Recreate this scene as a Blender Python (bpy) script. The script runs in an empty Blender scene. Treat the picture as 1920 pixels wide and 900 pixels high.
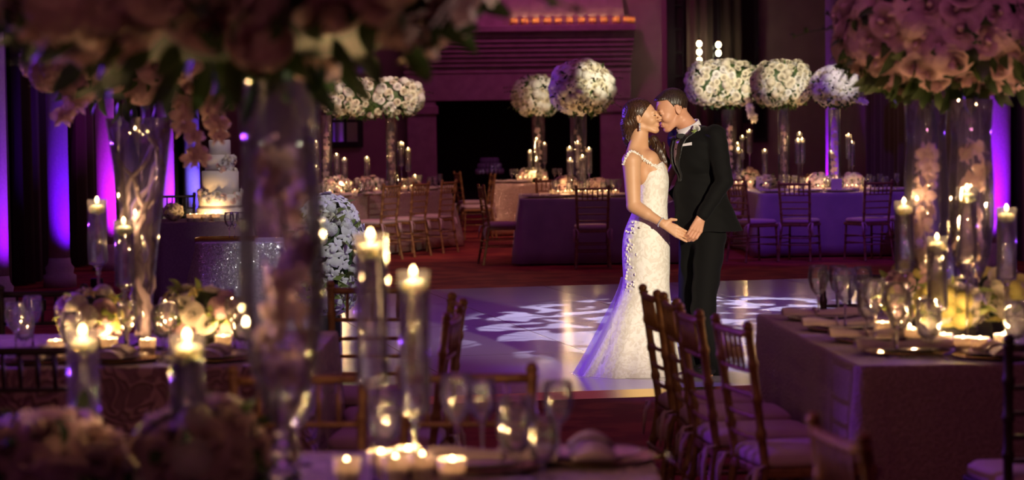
import bpy, bmesh, math, random
import numpy as np
from mathutils import Vector, Matrix, Euler
PI = math.pi
R = math.radians
SC = bpy.context.scene
COL = SC.collection
rnd = random.Random(7)

# ------------------------------------------------------------------ camera
F = 4600.0
PITCH = math.atan(212.0 / F)
ROLL = R(-0.7)
EYE = Vector((0, 0, 1.58))
cam_d = bpy.data.cameras.new('camera')
cam = bpy.data.objects.new('camera', cam_d)
COL.objects.link(cam)
CM = Matrix.Translation(EYE) @ Matrix.Rotation(PI / 2 - PITCH, 4, 'X') @ Matrix.Rotation(ROLL, 4, 'Z')
cam.matrix_world = CM
cam_d.sensor_width = 36
cam_d.lens = F * 36 / 1920
cam_d.clip_start = 0.5
cam_d.clip_end = 200
cam_d.dof.use_dof = True
cam_d.dof.focus_distance = 16.3
cam_d.dof.aperture_fstop = 3.2
SC.camera = cam


def ray(px, py):
    return (CM.to_3x3() @ Vector(((px - 960) / F, (450 - py) / F, -1)))


def at(px, py, Y):
    r = ray(px, py)
    return EYE + r * (Y / r.y)


def on(px, py, z):
    r = ray(px, py)
    return EYE + r * ((z - EYE.z) / r.z)


def pxof(p):
    q = CM.inverted() @ Vector(p)
    return 960 + F * q.x / -q.z, 450 - F * q.y / -q.z


# ------------------------------------------------------------------ materials
def new_mat(name):
    m = bpy.data.materials.new(name)
    m.use_nodes = True
    nt = m.node_tree
    nt.nodes.clear()
    out = nt.nodes.new('ShaderNodeOutputMaterial')
    return m, nt, out


def N(nt, t, **kw):
    n = nt.nodes.new('ShaderNode' + t)
    for k, v in kw.items():
        if k.startswith('i_'):
            n.inputs[k[2:].replace('_', ' ')].default_value = v
        else:
            setattr(n, k, v)
    return n


def pbr(name, col, rough=.5, metal=0., col2=None, scale=20., bump=0., bscale=None, coat=0., spec=.5, sheen=0., trans=0., tex='NOISE', detail=3., thr=None, coords='Object'):
    m, nt, out = new_mat(name)
    b = N(nt, 'BsdfPrincipled')
    b.inputs['Base Color'].default_value = (*col, 1)
    b.inputs['Roughness'].default_value = rough
    b.inputs['Metallic'].default_value = metal
    b.inputs['Specular IOR Level'].default_value = spec
    b.inputs['Coat Weight'].default_value = coat
    b.inputs['Sheen Weight'].default_value = sheen
    tc = N(nt, 'TexCoord')
    if col2 is not None:
        if tex == 'NOISE':
            t = N(nt, 'TexNoise'); t.inputs['Scale'].default_value = scale; t.inputs['Detail'].default_value = detail
            fac = t.outputs['Fac']
        elif tex == 'WAVE':
            t = N(nt, 'TexWave'); t.inputs['Scale'].default_value = scale; t.inputs['Distortion'].default_value = 6
            fac = t.outputs['Fac']
        else:
            t = N(nt, 'TexVoronoi'); t.inputs['Scale'].default_value = scale
            fac = t.outputs['Distance']
        nt.links.new(tc.outputs[coords], t.inputs['Vector'])
        rp = N(nt, 'ValToRGB')
        lo, hi = thr or (.35, .65)
        rp.color_ramp.elements[0].position = lo
        rp.color_ramp.elements[1].position = hi
        rp.color_ramp.elements[0].color = (*col, 1)
        rp.color_ramp.elements[1].color = (*col2, 1)
        nt.links.new(fac, rp.inputs['Fac'])
        nt.links.new(rp.outputs['Color'], b.inputs['Base Color'])
    if bump:
        t2 = N(nt, 'TexNoise'); t2.inputs['Scale'].default_value = bscale or scale * 2; t2.inputs['Detail'].default_value = 3
        nt.links.new(tc.outputs[coords], t2.inputs['Vector'])
        bp = N(nt, 'Bump'); bp.inputs['Strength'].default_value = bump; bp.inputs['Distance'].default_value = .01
        nt.links.new(t2.outputs['Fac'], bp.inputs['Height'])
        nt.links.new(bp.outputs['Normal'], b.inputs['Normal'])
    if trans:
        tr = N(nt, 'BsdfTranslucent'); tr.inputs['Color'].default_value = (*(col2 or col), 1)
        mx = N(nt, 'MixShader'); mx.inputs[0].default_value = trans
        nt.links.new(b.outputs[0], mx.inputs[1]); nt.links.new(tr.outputs[0], mx.inputs[2])
        nt.links.new(mx.outputs[0], out.inputs[0])
    else:
        nt.links.new(b.outputs[0], out.inputs[0])
    return m


def thin_glass(name, tint=(1, 1, 1), rough=.02, ior=1.5, base=.04, gain=.7, haze=.05):
    m, nt, out = new_mat(name)
    t = N(nt, 'BsdfTransparent'); t.inputs[0].default_value = (*tint, 1)
    g = N(nt, 'BsdfGlossy'); g.inputs['Roughness'].default_value = rough
    lw = N(nt, 'LayerWeight'); lw.inputs[0].default_value = .35
    ma = N(nt, 'Math', operation='MULTIPLY_ADD'); ma.inputs[1].default_value = .75 * gain; ma.inputs[2].default_value = base
    nt.links.new(lw.outputs['Fresnel'], ma.inputs[0])
    mx = N(nt, 'MixShader')
    df_ = N(nt, 'BsdfTranslucent'); df_.inputs[0].default_value = (.95, .95, 1, 1); d2 = N(nt, 'BsdfDiffuse'); d2.inputs[0].default_value = (.95, .95, 1, 1)
    m1 = N(nt, 'MixShader'); m1.inputs[0].default_value = .5; nt.links.new(df_.outputs[0], m1.inputs[1]); nt.links.new(d2.outputs[0], m1.inputs[2])
    m2 = N(nt, 'MixShader'); m2.inputs[0].default_value = haze; nt.links.new(t.outputs[0], m2.inputs[1]); nt.links.new(m1.outputs[0], m2.inputs[2])
    nt.links.new(ma.outputs[0], mx.inputs[0]); nt.links.new(m2.outputs[0], mx.inputs[1]); nt.links.new(g.outputs[0], mx.inputs[2])
    nt.links.new(mx.outputs[0], out.inputs[0])
    return m


def glass(name, ior=1.45, col=(1, 1, 1), rough=0.0):
    m, nt, out = new_mat(name)
    g = N(nt, 'BsdfGlass'); g.inputs['IOR'].default_value = ior; g.inputs['Color'].default_value = (*col, 1); g.inputs['Roughness'].default_value = rough
    nt.links.new(g.outputs[0], out.inputs[0])
    return m


def emit(name, col, s, clear=False):
    m, nt, out = new_mat(name)
    e = N(nt, 'Emission'); e.inputs[0].default_value = (*col, 1); e.inputs[1].default_value = s
    if clear:      # a flame lets the light behind and inside it through
        t = N(nt, 'BsdfTransparent'); ad = N(nt, 'AddShader')
        nt.links.new(e.outputs[0], ad.inputs[0]); nt.links.new(t.outputs[0], ad.inputs[1]); nt.links.new(ad.outputs[0], out.inputs[0])
    else:
        nt.links.new(e.outputs[0], out.inputs[0])
    m.cycles.emission_sampling = 'NONE'
    return m


def cloth_mat(name, c1, c2, scale, pat='swirl', spark=0., rough=.6):
    """table linen: a scrolled / rosette pattern in relief, with optional sequins"""
    m, nt, out = new_mat(name)
    b = N(nt, 'BsdfPrincipled'); b.inputs['Roughness'].default_value = rough; b.inputs['Sheen Weight'].default_value = .3
    tc = N(nt, 'TexCoord')
    if pat == 'swirl':
        n0 = N(nt, 'TexNoise'); n0.inputs['Scale'].default_value = scale * .35; n0.inputs['Detail'].default_value = 1
        n0.inputs['Distortion'].default_value = 1.6
        nt.links.new(tc.outputs['Object'], n0.inputs['Vector'])
        mm = N(nt, 'Math', operation='MULTIPLY'); mm.inputs[1].default_value = 34
        sn = N(nt, 'Math', operation='SINE')
        nt.links.new(n0.outputs['Fac'], mm.inputs[0]); nt.links.new(mm.outputs[0], sn.inputs[0])
        fac = sn.outputs[0]
    else:
        v = N(nt, 'TexVoronoi'); v.inputs['Scale'].default_value = scale * 4
        nt.links.new(tc.outputs['Object'], v.inputs['Vector'])
        fac = v.outputs['Distance']
    rp = N(nt, 'ValToRGB')
    rp.color_ramp.elements[0].position = .1; rp.color_ramp.elements[1].position = .75
    rp.color_ramp.elements[0].color = (*c1, 1); rp.color_ramp.elements[1].color = (*c2, 1)
    nt.links.new(fac, rp.inputs['Fac']); nt.links.new(rp.outputs[0], b.inputs['Base Color'])
    bp = N(nt, 'Bump'); bp.inputs['Strength'].default_value = .6; bp.inputs['Distance'].default_value = .006
    nt.links.new(fac, bp.inputs['Height']); nt.links.new(bp.outputs[0], b.inputs['Normal'])
    if spark:
        v2 = N(nt, 'TexVoronoi'); v2.inputs['Scale'].default_value = 260
        nt.links.new(tc.outputs['Object'], v2.inputs['Vector'])
        vv = N(nt, 'VectorMath', operation='SUBTRACT'); vv.inputs[1].default_value = (.5, .5, .5)
        nt.links.new(v2.outputs['Color'], vv.inputs[0])
        sc_ = N(nt, 'VectorMath', operation='SCALE'); sc_.inputs['Scale'].default_value = .9
        nt.links.new(vv.outputs[0], sc_.inputs[0])
        ge = N(nt, 'NewGeometry')
        ad = N(nt, 'VectorMath', operation='ADD'); nt.links.new(sc_.outputs[0], ad.inputs[0]); nt.links.new(ge.outputs['Normal'], ad.inputs[1])
        nn = N(nt, 'VectorMath', operation='NORMALIZE'); nt.links.new(ad.outputs[0], nn.inputs[0])
        g = N(nt, 'BsdfGlossy'); g.inputs['Roughness'].default_value = .18; g.inputs['Color'].default_value = (*[min(1, x * 1.6 + .2) for x in c2], 1)
        nt.links.new(nn.outputs[0], g.inputs['Normal'])
        mx = N(nt, 'MixShader'); mx.inputs[0].default_value = spark
        nt.links.new(b.outputs[0], mx.inputs[1]); nt.links.new(g.outputs[0], mx.inputs[2]); nt.links.new(mx.outputs[0], out.inputs[0])
    else:
        nt.links.new(b.outputs[0], out.inputs[0])
    return m


M = {}
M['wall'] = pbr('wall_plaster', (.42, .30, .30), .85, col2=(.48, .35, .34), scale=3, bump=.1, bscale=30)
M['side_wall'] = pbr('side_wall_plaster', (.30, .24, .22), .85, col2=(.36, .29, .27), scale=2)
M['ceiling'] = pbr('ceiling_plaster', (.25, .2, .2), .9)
M['stone'] = pbr('limestone', (.46, .36, .36), .8, col2=(.38, .29, .29), scale=6, bump=.25, bscale=25)
M['soot'] = pbr('firebox_soot', (.012, .008, .006), .95)
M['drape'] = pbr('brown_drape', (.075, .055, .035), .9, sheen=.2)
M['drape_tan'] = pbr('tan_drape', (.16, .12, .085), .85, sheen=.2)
M['column'] = pbr('column_plaster', (.7, .66, .68), .8, bump=.3, bscale=60, col2=(.62, .58, .6), scale=40)
M['carpet'] = pbr('red_carpet', (.24, .016, .018), .95, col2=(.38, .05, .03), scale=2.6, detail=5, bump=.5, bscale=180, thr=(.45, .55))
M['brass'] = pbr('brass', (.75, .48, .12), .25, metal=1.)
M['iron'] = pbr('dark_iron', (.015, .012, .012), .5)
M['chair_gold'] = pbr('chiavari_gold', (.36, .19, .07), .45, metal=.15, col2=(.22, .11, .04), scale=30)
M['chair_dark'] = pbr('chiavari_dark', (.03, .016, .013), .45)
M['cushion'] = pbr('cushion_cotton', (.62, .46, .5), .85, bump=.15, bscale=300)
M['cloth_rose'] = cloth_mat('rose_linen', (.25, .15, .15), (.46, .31, .28), 20)
M['cloth_dusk'] = cloth_mat('dusky_textured_linen', (.24, .15, .15), (.36, .24, .23), 22, 'cell')
M['cloth_lav'] = pbr('lavender_satin', (.36, .28, .36), .5, col2=(.44, .34, .42), scale=4, sheen=.3)
M['cloth_seq'] = cloth_mat('blush_sequin', (.34, .22, .22), (.5, .35, .32), 10, 'cell', .3)
M['cloth_gold'] = cloth_mat('gold_sequin', (.4, .25, .17), (.62, .42, .28), 10, 'cell', .35)
M['cloth_plain'] = pbr('plum_linen', (.2, .13, .17), .8, col2=(.24, .16, .2), scale=60)
M['glass'] = thin_glass('clear_glass', haze=.04, rough=.04, gain=.9)
M['vase_glass'] = thin_glass('vase_glass', base=.03, gain=.95, tint=(.985, .985, 1), haze=.026, rough=.045)
M['solid_glass'] = glass('crystal', 1.5)
M['water'] = glass('water', 1.33)
nt_ = M['water'].node_tree; g_ = [n for n in nt_.nodes if n.type == 'BSDF_GLASS'][0]; o_ = [n for n in nt_.nodes if n.type == 'OUTPUT_MATERIAL'][0]
t_ = N(nt_, 'BsdfTransparent'); x_ = N(nt_, 'MixShader'); x_.inputs[0].default_value = .5
nt_.links.new(g_.outputs[0], x_.inputs[1]); nt_.links.new(t_.outputs[0], x_.inputs[2]); nt_.links.new(x_.outputs[0], o_.inputs[0])
M['milk_glass'] = pbr('frosted_glass', (.75, .66, .6), .3, trans=.5)
M['amber'] = pbr('amber_votive_glass', (.85, .60, .34), .4, trans=.5)
M['wax'] = pbr('candle_wax', (1, .90, .76), .45)
w_ = [n for n in M['wax'].node_tree.nodes if n.type == 'BSDF_PRINCIPLED'][0]
w_.inputs['Subsurface Weight'].default_value = 1; w_.inputs['Subsurface Radius'].default_value = (1, .95, .9); w_.inputs['Subsurface Scale'].default_value = .03
M['flame'] = emit('flame', (1, .62, .25), 14, True)
M['wick'] = pbr('wick', (.02, .015, .01), .9)
M['plate'] = pbr('porcelain', (.7, .65, .66), .15, coat=.5)
M['charger'] = pbr('gold_charger', (.6, .4, .2), .25, metal=.9)
M['napkin'] = pbr('napkin_linen', (.52, .42, .42), .85, bump=.2, bscale=200)
M['silver'] = pbr('silver', (.8, .78, .76), .15, metal=1.)
M['cloth_silver'] = cloth_mat('silver_sequin', (.38, .34, .38), (.6, .55, .58), 12, 'cell', .4)
M['card'] = pbr('cream_card', (.8, .74, .66), .7)
M['petal_cream'] = pbr('cream_petal', (.82, .76, .62), .6, trans=.2, col2=(.88, .82, .70), scale=4)
M['petal_blush'] = pbr('blush_petal', (.74, .50, .46), .6, trans=.2, col2=(.82, .62, .56), scale=4)
M['petal_mauve'] = pbr('mauve_petal', (.62, .40, .46), .6, trans=.2, col2=(.72, .5, .52), scale=4)
M['petal_white'] = pbr('white_petal', (.86, .84, .82), .6, trans=.2)
M['petal_green'] = pbr('lime_petal', (.70, .64, .20), .6, trans=.2)
M['leaf'] = pbr('leaf', (.03, .07, .02), .5, col2=(.07, .12, .03), scale=12, trans=.15)
M['leaf_lime'] = pbr('leaf_lime', (.16, .24, .05), .5, col2=(.3, .36, .1), scale=12, trans=.2)
M['branch'] = pbr('willow_branch', (.62, .5, .58), .6)
M['stem'] = pbr('green_stem', (.09, .1, .04), .6)
M['cake'] = pbr('fondant', (.82, .76, .68), .5)
M['ribbon'] = pbr('taupe_ribbon', (.3, .24, .24), .4)
M['black_box'] = pbr('black_ceramic', (.012, .01, .012), .35)
M['skin_f'] = pbr('skin_bride', (.64, .35, .19), .5, col2=(.68, .39, .22), scale=8)
M['skin_m'] = pbr('skin_groom', (.60, .29, .17), .5, col2=(.64, .33, .20), scale=8)
M['lips'] = pbr('lips', (.55, .16, .14), .4)
M['lash'] = pbr('brow_and_lash_hair', (.02, .012, .008), .7)
M['tux'] = pbr('black_wool', (.0028, .0028, .003), .85, spec=.2, sheen=.02, bump=.05, bscale=300)
M['satin'] = pbr('black_satin', (.008, .008, .009), .5)
M['shirt'] = pbr('white_shirt', (.8, .78, .82), .7, bump=.1, bscale=60)
M['shoe'] = pbr('black_patent', (.01, .01, .01), .15, coat=.6)
M['crystal_bead'] = pbr('crystal_bead', (.85, .85, .9), .1, metal=.6)


def hair_mat(name, c1, c2, sc=60):
    m, nt, out = new_mat(name)
    b = N(nt, 'BsdfPrincipled'); b.inputs['Roughness'].default_value = .36
    tc = N(nt, 'TexCoord'); mp = N(nt, 'Mapping'); mp.inputs['Scale'].default_value = (3, 3, .35); mp.inputs['Rotation'].default_value = (0, .6, 0)
    nt.links.new(tc.outputs['Object'], mp.inputs[0])
    n = N(nt, 'TexNoise'); n.inputs['Scale'].default_value = sc; n.inputs['Detail'].default_value = 4
    nt.links.new(mp.outputs[0], n.inputs['Vector'])
    rp = N(nt, 'ValToRGB'); rp.color_ramp.elements[0].position = .35; rp.color_ramp.elements[1].position = .7
    rp.color_ramp.elements[0].color = (*c1, 1); rp.color_ramp.elements[1].color = (*c2, 1)
    nt.links.new(n.outputs['Fac'], rp.inputs['Fac']); nt.links.new(rp.outputs[0], b.inputs['Base Color'])
    bp = N(nt, 'Bump'); bp.inputs['Strength'].default_value = .45; bp.inputs['Distance'].default_value = .003
    nt.links.new(n.outputs['Fac'], bp.inputs['Height']); nt.links.new(bp.outputs[0], b.inputs['Normal'])
    nt.links.new(b.outputs[0], out.inputs[0])
    return m


M['hair_f'] = hair_mat('brunette_hair', (.022, .009, .005), (.085, .038, .018))
M['hair_m'] = hair_mat('dark_short_hair', (.014, .008, .006), (.055, .032, .02), 90)


def lace_mat():
    m, nt, out = new_mat('ivory_lace')
    b = N(nt, 'BsdfPrincipled'); b.inputs['Roughness'].default_value = .7; b.inputs['Sheen Weight'].default_value = .2
    tc = N(nt, 'TexCoord')
    v = N(nt, 'TexVoronoi'); v.inputs['Scale'].default_value = 42
    n = N(nt, 'TexNoise'); n.inputs['Scale'].default_value = 26; n.inputs['Detail'].default_value = 3; n.inputs['Distortion'].default_value = 1.5
    nt.links.new(tc.outputs['Object'], v.inputs['Vector']); nt.links.new(tc.outputs['Object'], n.inputs['Vector'])
    rp = N(nt, 'ValToRGB'); rp.color_ramp.elements[0].position = .44; rp.color_ramp.elements[1].position = .54
    rp.color_ramp.elements[0].color = (.80, .75, .66, 1); rp.color_ramp.elements[1].color = (.93, .90, .82, 1)
    nt.links.new(n.outputs['Fac'], rp.inputs['Fac']); nt.links.new(rp.outputs[0], b.inputs['Base Color'])
    ad = N(nt, 'Math', operation='ADD'); nt.links.new(rp.outputs[0], ad.inputs[0]); nt.links.new(v.outputs['Distance'], ad.inputs[1])
    bp = N(nt, 'Bump'); bp.inputs['Strength'].default_value = .45; bp.inputs['Distance'].default_value = .004
    nt.links.new(ad.outputs[0], bp.inputs['Height']); nt.links.new(bp.outputs[0], b.inputs['Normal'])
    nt.links.new(b.outputs[0], out.inputs[0])
    return m


M['lace'] = lace_mat()


def floor_mat():
    m, nt, out = new_mat('white_dance_floor_panels')
    b = N(nt, 'BsdfPrincipled'); b.inputs['Roughness'].default_value = .16; b.inputs['Specular IOR Level'].default_value = .6
    tc = N(nt, 'TexCoord')
    br = N(nt, 'TexBrick'); br.offset = 0.0
    br.inputs['Color1'].default_value = (.62, .58, .6, 1); br.inputs['Color2'].default_value = (.58, .54, .57, 1); br.inputs['Mortar'].default_value = (.16, .11, .12, 1)
    br.inputs['Scale'].default_value = 1; br.inputs['Mortar Size'].default_value = .006; br.inputs['Mortar Smooth'].default_value = .2
    br.inputs['Brick Width'].default_value = 1.22; br.inputs['Row Height'].default_value = 2.44
    nt.links.new(tc.outputs['Object'], br.inputs['Vector']); nt.links.new(br.outputs['Color'], b.inputs['Base Color'])
    mp = N(nt, 'Mapping'); mp.inputs['Scale'].default_value = (1, .4, 1)
    n = N(nt, 'TexNoise'); n.inputs['Scale'].default_value = 14; n.inputs['Detail'].default_value = 3
    nt.links.new(tc.outputs['Object'], mp.inputs[0]); nt.links.new(mp.outputs[0], n.inputs['Vector'])
    bp = N(nt, 'Bump'); bp.inputs['Strength'].default_value = .12; bp.inputs['Distance'].default_value = .004
    nt.links.new(n.outputs['Fac'], bp.inputs['Height']); nt.links.new(bp.outputs[0], b.inputs['Normal'])
    nt.links.new(b.outputs[0], out.inputs[0])
    return m


M['dance'] = floor_mat()


# ------------------------------------------------------------------ mesh builder
class MB:
    def __init__(s):
        s.v = []; s.f = []; s.sm = []

    def add(s, vs, fs, smooth=True, M4=None):
        o = len(s.v)
        s.v += [tuple(M4 @ Vector(p)) for p in vs] if M4 is not None else [tuple(p) for p in vs]
        s.f += [tuple(i + o for i in f) for f in fs]
        s.sm += [smooth] * len(fs)
        return s

    def box(s, x0, x1, y0, y1, z0, z1, M4=None):
        vs = [(x0, y0, z0), (x1, y0, z0), (x1, y1, z0), (x0, y1, z0), (x0, y0, z1), (x1, y0, z1), (x1, y1, z1), (x0, y1, z1)]
        fs = [(0, 3, 2, 1), (4, 5, 6, 7), (0, 1, 5, 4), (1, 2, 6, 5), (2, 3, 7, 6), (3, 0, 4, 7)]
        return s.add(vs, fs, False, M4)

    def prism(s, pts, z0, z1, M4=None, smooth=False):
        n = len(pts)
        vs = [(p[0], p[1], z0) for p in pts] + [(p[0], p[1], z1) for p in pts]
        fs = [tuple(range(n))[::-1], tuple(range(n, 2 * n))] + [(i, (i + 1) % n, (i + 1) % n + n, i + n) for i in range(n)]
        return s.add(vs, fs, smooth, M4)

    def tube(s, pts, rs, n=8, cap=True, flat=1.0):
        pts = [Vector(p) for p in pts]
        if not isinstance(rs, (list, tuple)):
            rs = [rs] * len(pts)
        o = len(s.v); up = None
        for i, p in enumerate(pts):
            t = (pts[min(i + 1, len(pts) - 1)] - pts[max(i - 1, 0)])
            if t.length < 1e-9: t = Vector((0, 0, 1))
            t.normalize()
            if up is None:
                up = Vector((0, 0, 1)) if abs(t.z) < .9 else Vector((0, 1, 0))
            a = t.cross(up)
            if a.length < 1e-6: a = t.orthogonal()
            a.normalize(); b = a.cross(t).normalized(); up = b
            for k in range(n):
                w = 2 * PI * k / n
                q = p + (a * math.cos(w) + b * math.sin(w) * flat) * rs[i]
                s.v.append(tuple(q))
        for i in range(len(pts) - 1):
            for k in range(n):
                k2 = (k + 1) % n
                s.f.append((o + i * n + k, o + i * n + k2, o + (i + 1) * n + k2, o + (i + 1) * n + k)); s.sm.append(True)
        if cap:
            s.f.append(tuple(o + k for k in range(n))[::-1]); s.sm.append(False)
            e = o + (len(pts) - 1) * n
            s.f.append(tuple(e + k for k in range(n))); s.sm.append(False)
        return s

    def lathe(s, prof, n=20, M4=None, cap=True, wob=None):
        vs = []; fs = []
        for r, z in prof:
            for k in range(n):
                w = 2 * PI * k / n
                rr = r * (wob(w, z) if wob else 1)
                vs.append((rr * math.cos(w), rr * math.sin(w), z))
        for i in range(len(prof) - 1):
            for k in range(n):
                k2 = (k + 1) % n
                fs.append((i * n + k, i * n + k2, (i + 1) * n + k2, (i + 1) * n + k))
        if cap:
            fs.append(tuple(range(n))[::-1]); e = (len(prof) - 1) * n
            fs.append(tuple(range(e, e + n)))
        return s.add(vs, fs, True, M4)

    def ball(s, c, r, n=10, m=7, M4=None, fn=None):
        if not isinstance(r, (tuple, list, Vector)): r = (r, r, r)
        vs = []; fs = []
        for i in range(m + 1):
            t = PI * i / m
            for k in range(n):
                w = 2 * PI * k / n
                d = Vector((math.sin(t) * math.cos(w), math.sin(t) * math.sin(w), -math.cos(t)))
                q = fn(d) if fn else 1
                vs.append((c[0] + d.x * r[0] * q, c[1] + d.y * r[1] * q, c[2] + d.z * r[2] * q))
        for i in range(m):
            for k in range(n):
                k2 = (k + 1) % n
                fs.append((i * n + k, i * n + k2, (i + 1) * n + k2, (i + 1) * n + k))
        return s.add(vs, fs, True, M4)

    def mesh(s, name, mat):
        me = bpy.data.meshes.new(name)
        me.from_pydata(s.v, [], s.f)
        me.polygons.foreach_set('use_smooth', s.sm)
        if mat is not None: me.materials.append(M[mat] if isinstance(mat, str) else mat)
        bm = bmesh.new(); bm.from_mesh(me)
        bmesh.ops.remove_doubles(bm, verts=bm.verts, dist=1e-6)
        bm.to_mesh(me); bm.free(); me.update()
        return me

    def build(s, name, mat, parent=None, loc=None):
        return link(name, s.mesh(name, mat), parent, loc)


def link(name, me, parent=None, loc=None):
    o = bpy.data.objects.new(name, me)
    COL.objects.link(o)
    if parent is not None: o.parent = parent
    if loc is not None: o.location = loc
    return o


def bevel(o, w=.005, seg=2):
    md = o.modifiers.new('bevel', 'BEVEL'); md.width = w; md.segments = seg; md.limit_method = 'ANGLE'
    return o


def thing(name, cat, label=None, loc=(0, 0, 0), rz=0, group=None):
    o = bpy.data.objects.new(name, None)
    COL.objects.link(o)
    o.empty_display_size = .1
    o.location = loc; o.rotation_euler = (0, 0, rz)
    o['category'] = cat
    if label: o['label'] = label
    if group: o['group'] = group
    return o


def tag(o, cat, label=None, group=None):
    o['category'] = cat
    if label: o['label'] = label
    if group: o['group'] = group
    return o


def struct(name, mb, mat):
    o = mb.build(name, mat)
    o['kind'] = 'structure'
    return o


def children(o):
    return KIDS.get(o.name, [])


def copy_tree(o, parent=None, kids=None):
    c = o.copy(); COL.objects.link(c); c.parent = parent
    for ch in list(o.children): copy_tree(ch, c)
    return c


def dup(o, loc, rz=0, label=None, group=None, scale=None):
    c = copy_tree(o)
    c.location = loc; c.rotation_euler = (0, 0, rz)
    c.scale = ((scale or 1),) * 3
    for k in ('label', 'group'):
        if k in c: del c[k]
    if label: c['label'] = label
    if group: c['group'] = group
    return c


ORD = ['', 'first', 'second', 'third', 'fourth', 'fifth', 'sixth', 'seventh', 'eighth', 'ninth', 'tenth', 'eleventh', 'twelfth', 'thirteenth', 'fourteenth', 'fifteenth', 'sixteenth']


def ordinals(objs, template, group):
    """template has {o}: replaced by leftmost / second from the left / ... by place in the photo"""
    objs = sorted(objs, key=lambda o: pxof(o.matrix_basis.translation)[0])
    n = len(objs)
    for i, o in enumerate(objs):
        if n == 1: w = 'only one'
        elif i == 0: w = 'leftmost'
        elif i == n - 1: w = 'rightmost'
        elif i < 10 or n - i > 14: w = ORD[i + 1] + ' from the left'
        else: w = ORD[n - i] + ' from the right'
        o['label'] = template.replace('{o}', w)
        if group: o['group'] = group


# ------------------------------------------------------------------ lights
def spot(name, loc, tgt, watts, col, ang, blend=.5, size=.1):
    d = bpy.data.lights.new(name, 'SPOT'); d.energy = watts; d.color = col; d.spot_size = R(ang); d.spot_blend = blend; d.shadow_soft_size = size
    o = bpy.data.objects.new(name, d); COL.objects.link(o); o.location = loc
    o.rotation_euler = (Vector(tgt) - Vector(loc)).to_track_quat('-Z', 'Y').to_euler()
    return o


def point(name, loc, watts, col, size=.006):
    d = bpy.data.lights.new(name, 'POINT'); d.energy = watts; d.color = col; d.shadow_soft_size = size
    o = bpy.data.objects.new(name, d); COL.objects.link(o); o.location = loc
    return o


def area(name, loc, tgt, watts, col, sx, sy):
    d = bpy.data.lights.new(name, 'AREA'); d.energy = watts; d.color = col; d.shape = 'RECTANGLE'; d.size = sx; d.size_y = sy
    o = bpy.data.objects.new(name, d); COL.objects.link(o); o.location = loc
    o.rotation_euler = (Vector(tgt) - Vector(loc)).to_track_quat('-Z', 'Y').to_euler()
    return o
# ================================================================== THE SETTING
XL, XR, YF, YB, ZC = -5.25, 5.75, 1.0, 44.0, 6.0
struct('floor', MB().box(XL - .2, XR + .2, YF - 2.5, YB + .3, -.1, 0), 'carpet')
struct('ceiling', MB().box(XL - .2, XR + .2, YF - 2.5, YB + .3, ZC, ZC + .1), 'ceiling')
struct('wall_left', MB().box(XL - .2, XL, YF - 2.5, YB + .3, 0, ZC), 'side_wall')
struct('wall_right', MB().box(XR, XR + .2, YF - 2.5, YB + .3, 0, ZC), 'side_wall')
struct('wall_front', MB().box(XL - .2, XR + .2, YF - 2.7, YF - 2.5, 0, ZC), 'side_wall')

# back wall with the hearth opening left open in it
fx0, fx1 = at(818, 190, YB).x, at(1124, 190, YB).x
fz = at(970, 190, YB).z
wb = MB()
wb.box(XL, fx0 - .05, YB, YB + .2, 0, ZC); wb.box(fx1 + .05, XR, YB, YB + .2, 0, ZC); wb.box(fx0 - .05, fx1 + .05, YB, YB + .2, fz + .1, ZC)
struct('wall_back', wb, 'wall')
struct('wall_firebox', MB().box(fx0 - .6, fx1 + .6, YB + .9, YB + 1.0, 0, fz + .5).box(fx0 - .4, fx0 - .051, YB + .2, YB + .9, 0, fz + .4).box(fx1 + .051, fx1 + .4, YB + .2, YB + .9, 0, fz + .4).box(fx0 - .6, fx1 + .6, YB + .2, YB + 1, fz + .1, fz + .3), 'soot')

# fireplace: one thing with jambs, frieze, stepped mantel and hood
fp = thing('fireplace', 'fireplace', 'monumental carved limestone fireplace around a dark hearth on the back wall', ((fx0 + fx1) / 2, YB, 0))
fw = (fx1 - fx0) / 2
mz = at(1075, 49, YB).z          # mantel top
mw = (at(1190, 49, YB - .6).x - at(970, 49, YB - .6).x)
for s in (-1, 1):
    j = MB(); x0, x1 = sorted((s * (fw - .0), s * (fw + .52)))
    j.box(x0, x1, -.32, 0, 0, fz + .02)
    j.box(x0 - .05, x1 + .05, -.37, 0, 0, .28); j.box(x0 - .04, x1 + .04, -.36, 0, fz - .22, fz - .06)
    bevel(j.build('jamb', 'stone', fp), .02)
fr = MB()
fr.box(-fw - .55, fw + .55, -.34, 0, fz + .02, fz + .62)
fr.box(-fw - .57, fw + .57, -.36, -.3, fz + .5, fz + .56)
bevel(fr.build('frieze', 'stone', fp), .01)
st = MB(); z = fz + .62; n = 7
for k in range(n):
    t0, t1 = k / n, (k + 1) / n
    w = fw + .56 + (mw - fw - .56) * (t1 ** 1.3)
    z1 = fz + .62 + (mz - .12 - fz - .62) * t1
    st.box(-w, w, -.36 - .3 * t1, 0, z, z1 - .006); st.box(-w + .01, w - .01, -.35 - .3 * t1, 0, z1 - .006, z1); z = z1
st.build('stepped_moulding', 'stone', fp)
bevel(MB().box(-mw - .03, mw + .03, -.75, 0, mz - .12, mz).build('mantel_shelf', 'stone', fp), .02)
hd = MB()
w0, w1 = mw - .15, mw - .5
hd.add([(-w0, -.45, mz), (w0, -.45, mz), (w0, 0, mz), (-w0, 0, mz), (-w1, -.2, ZC - .02), (w1, -.2, ZC - .02), (w1, 0, ZC - .02), (-w1, 0, ZC - .02)],
       [(0, 3, 2, 1), (4, 5, 6, 7), (0, 1, 5, 4), (1, 2, 6, 5), (2, 3, 7, 6), (3, 0, 4, 7)], False)
hd.build('hood', 'stone', fp)

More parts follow.
